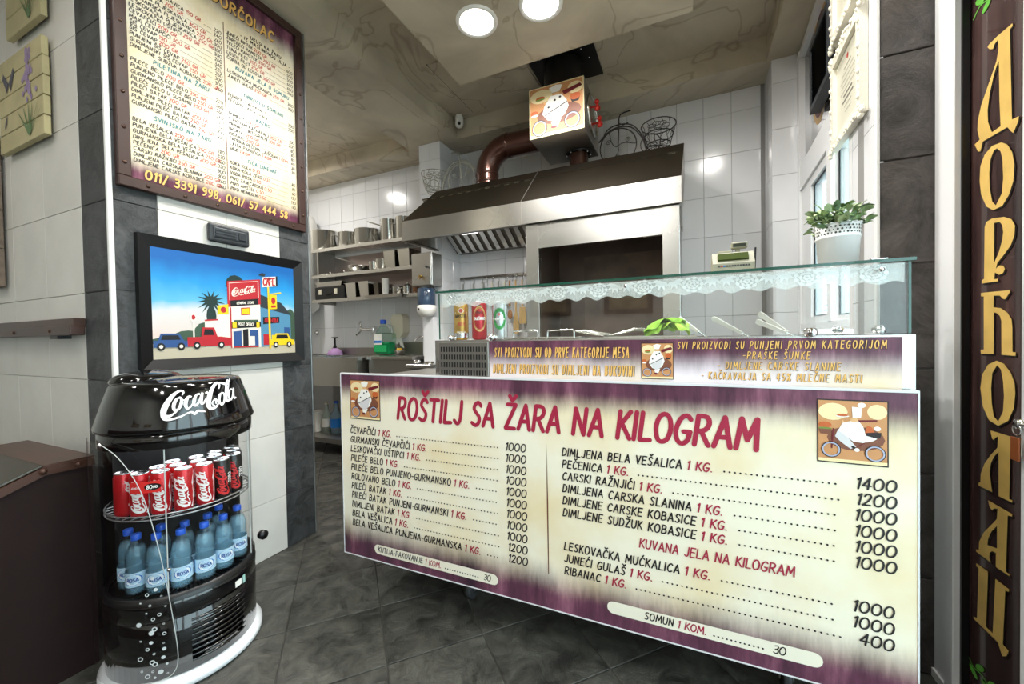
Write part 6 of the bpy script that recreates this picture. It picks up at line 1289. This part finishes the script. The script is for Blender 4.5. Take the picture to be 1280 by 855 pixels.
for k in range(16):
    z = 2.535+.02*k; m = MB(); m.add([WN.at(-.925, z, .026), WN.at(-.585, z, .026), WN.at(-.585, z+.018, .006), WN.at(-.925, z+.018, .006)], [(0, 1, 2, 3)]); sub('louvre', m, gm, lv)
# sign panel with vertical gold lettering
sg = thing('sign_panel', (.83, 1.65, .088), 'dark brown door panel with tall vertical gold Cyrillic lettering', 'sign')
sgm = bpy.data.materials.new('sign_film'); sgm.use_nodes = True; nt = sgm.node_tree; b = nt.nodes['Principled BSDF']; b.inputs['Roughness'].default_value = .16; b.inputs['Coat Weight'].default_value = .4
tc = nt.nodes.new('ShaderNodeTexCoord'); mp = nt.nodes.new('ShaderNodeMapping'); mp.inputs['Scale'].default_value = (14, 14, 1.2); n = nt.nodes.new('ShaderNodeTexNoise'); n.inputs['Detail'].default_value = 9; n.inputs['Scale'].default_value = 1.4; n.inputs['Roughness'].default_value = .7; cr = nt.nodes.new('ShaderNodeValToRGB')
nt.links.new(tc.outputs['Object'], mp.inputs[0]); nt.links.new(mp.outputs[0], n.inputs['Vector']); nt.links.new(n.outputs[0], cr.inputs[0]); nt.links.new(cr.outputs[0], b.inputs['Base Color'])
e = cr.color_ramp.elements; e[0].position = .35; e[0].color = (*srgb('#1d1214'), 1); e[1].position = .72; e[1].color = (*srgb('#59403c'), 1)
sub('film', MB().box(.822, .828, 1.466, 1.795, .05, 2.36), sgm, sg)
SGF = Fr((.8212, 0, 0), (0, -1, 0), (0, 0, 1))
SL = {"D":[[[1566,2080],[1565,2072],[1575,2070],[1573,2013],[1566,1819],[1541,1816],[1543,1803],[1561,1780],[1570,1789],[1583,1806],[1683,1810],[1694,1785],[1705,1789],[1721,1817],[1698,1822],[1708,1855],[1706,1884],[1691,1923],[1658,1970],[1627,2014],[1619,2043],[1621,2072],[1634,2069],[1641,2059],[1655,2067],[1664,2079],[1659,2083],[1624,2084]],[[1620,2010],[1637,1982],[1654,1938],[1663,1894],[1661,1858],[1645,1820],[1609,1821],[1614,1897],[1617,2008]]],"O1":[[[1606,1774],[1583,1758],[1565,1730],[1556,1692],[1560,1648],[1576,1616],[1601,1593],[1638,1591],[1667,1610],[1690,1652],[1697,1695],[1694,1740],[1675,1768],[1643,1780]],[[1624,1765],[1609,1750],[1601,1723],[1598,1670],[1603,1629],[1627,1602],[1642,1617],[1653,1660],[1655,1705],[1650,1743],[1637,1762]]],"R":[[[1676,1395],[1674,1551],[1667,1564],[1642,1568],[1594,1560],[1566,1546],[1553,1526],[1555,1499],[1568,1475],[1594,1453],[1620,1434],[1626,1418],[1614,1426],[1597,1423],[1590,1413],[1597,1402],[1613,1399],[1626,1406],[1630,1408],[1632,1389],[1617,1388],[1617,1381],[1686,1382],[1686,1392]],[[1633,1553],[1611,1550],[1601,1538],[1597,1518],[1601,1495],[1614,1464],[1633,1436]]],"Tsh":[[[1690,1354],[1571,1351],[1571,1345],[1588,1327],[1598,1329],[1610,1339],[1634,1341],[1635,1307],[1606,1303],[1580,1289],[1564,1270],[1561,1247],[1560,1179],[1548,1179],[1549,1169],[1602,1169],[1603,1266],[1609,1281],[1623,1290],[1633,1292],[1634,1170],[1689,1168],[1690,1180],[1676,1182],[1677,1342],[1689,1343]]],"O2":[[[1622,1151],[1592,1144],[1566,1121],[1552,1094],[1549,1067],[1554,1024],[1575,985],[1614,962],[1653,971],[1679,1007],[1691,1062],[1683,1104],[1657,1137]],[[1619,1138],[1604,1127],[1595,1094],[1591,1051],[1595,1007],[1614,975],[1632,986],[1641,1024],[1644,1068],[1639,1114]]],"L":[[[1647,942],[1552,943],[1554,933],[1566,928],[1570,766],[1558,767],[1559,760],[1611,758],[1612,887],[1631,867],[1644,843],[1649,817],[1641,774],[1637,760],[1697,758],[1698,766],[1689,772],[1688,799],[1671,835],[1645,868],[1617,898],[1614,931],[1624,926],[1631,917],[1638,918]]],"A":[[[1655,729],[1558,728],[1559,721],[1575,717],[1579,611],[1581,553],[1566,554],[1568,548],[1621,545],[1621,587],[1637,584],[1647,574],[1649,560],[1643,547],[1708,546],[1708,554],[1696,556],[1694,584],[1673,623],[1644,657],[1618,688],[1615,719],[1630,715],[1637,706],[1648,711]],[[1617,669],[1640,641],[1655,611],[1657,592],[1617,602]]],"Ts":[[[1707,510],[1654,513],[1662,339],[1633,339],[1623,509],[1568,510],[1570,502],[1583,498],[1592,336],[1569,334],[1577,313],[1594,300],[1607,320],[1611,328],[1718,326],[1720,332],[1703,338],[1696,499],[1707,501]]]}
sgold = mat('sign_gold', '#d9b462', .4, noise=.12, nscale=14); sdark = mat('sign_outline', '#120a08', .4)
for nm, rings in SL.items():
    R_ = [[(-a/1000, b_/1000) for a, b_ in q_] for q_ in rings]
    def lay(m, sh_, mi, d): 
        S_ = [[(a+sh_[0], b_+sh_[1]) for a, b_ in q_] for q_ in R_]
        if len(S_) == 2: m.loop(SGF, S_[0], S_[1], mi, d)
        else: m.loop(SGF, S_[0], [(S_[0][0][0]+1e-6*k, S_[0][0][1]) for k in range(0)], mi, d) if False else fillpoly(m, S_[0], mi, d)
    def fillpoly(m, P, mi, d):
        bm = bmesh.new(); vv = [bm.verts.new(SGF.at(x, y, d)) for x, y in P]; es = [bm.edges.new((vv[i], vv[(i+1) % len(vv)])) for i in range(len(vv))]
        bmesh.ops.triangle_fill(bm, use_beauty=True, edges=es); bm.verts.index_update(); m.add([q_.co[:] for q_ in bm.verts], [[q_.index for q_ in f.verts] for f in bm.faces], mi); bm.free()
    m = MB(); lay(m, (.004, -.005), 1, .0006); lay(m, (0, 0), 0, .0016); sub('letter', m, [sgold, sdark], sg)
gleaf = mat('sprig_green', '#5fae3a', .45)
for y0_, z0_, s_ in ((1.70, 2.205, 1), (1.72, .19, -1)):
    m = MB(); F = Fr((.8212, y0_, z0_), (0, -1, 0), (0, 0, 1))
    ribbon(m, F, spline([(-.03, .0), (.0, s_*.02), (.04, s_*.015), (.08, s_*.03), (.12, s_*.02)], 4), [.004]*17, 0, .001)
    for k, (a, b_) in enumerate(((0, .035), (.03, .0), (.055, .04), (.085, .01), (.11, .04))): m.disc(F, a, s_*b_, .022, .01, 12, 0, .0013, .5 if k % 2 else -.5)
    sub('green_sprig', m, gleaf, sg)
# keys hanging from the door lock
ky = thing('key_ring', (.78, 1.447, .9), 'keys with an orange leather tag hanging from the door lock', 'keys')
m = MB(); m.lathe([(.012, 0), (.012, -.016), (0, -.018)], 12, (.783, 1.447, 1.0), axis='x'); sub('lock', m, chrome, ky)
m = MB(); m.tube([(.768, 1.447+.014*math.sin(a), .985+.014*math.cos(a)) for a in [2*PI*i/16 for i in range(16)]], .0015, 5, True); sub('ring', m, chrome, ky)
m = MB(); m.box(.764, .768, 1.433, 1.461, .905, .965, bv=.001); sub('leather_tag', m, mat('orange_leather', '#8a4a22', .5), ky)
m = MB(); m.box(.770, .772, 1.435, 1.447, .92, .97); sub('key', m, steel_p, ky)
# ------------------------------------------------------------------ guest side behind the viewer (mirrored in glass and steel)
for x, lb in ((-1.75, 'gilt-framed picture on the rear wall, left'), (-.7, 'gilt-framed picture on the rear wall, right')):
    t = thing('framed_picture', (x, -2.34, 1.5), lb, 'picture', 'pictures on the rear wall')
    m = MB(); m.box(x-.3, x+.3, -2.348, -2.32, 1.5, 1.56).box(x-.3, x+.3, -2.348, -2.32, 1.94, 2.0).box(x-.3, x-.24, -2.348, -2.32, 1.56, 1.94).box(x+.24, x+.3, -2.348, -2.32, 1.56, 1.94); sub('frame', m, brownedge, t); sub('canvas', MB().box(x-.24, x+.24, -2.348, -2.335, 1.56, 1.94), mat('old_canvas', '#b59a6a', .6, noise=.4, nscale=9), t)
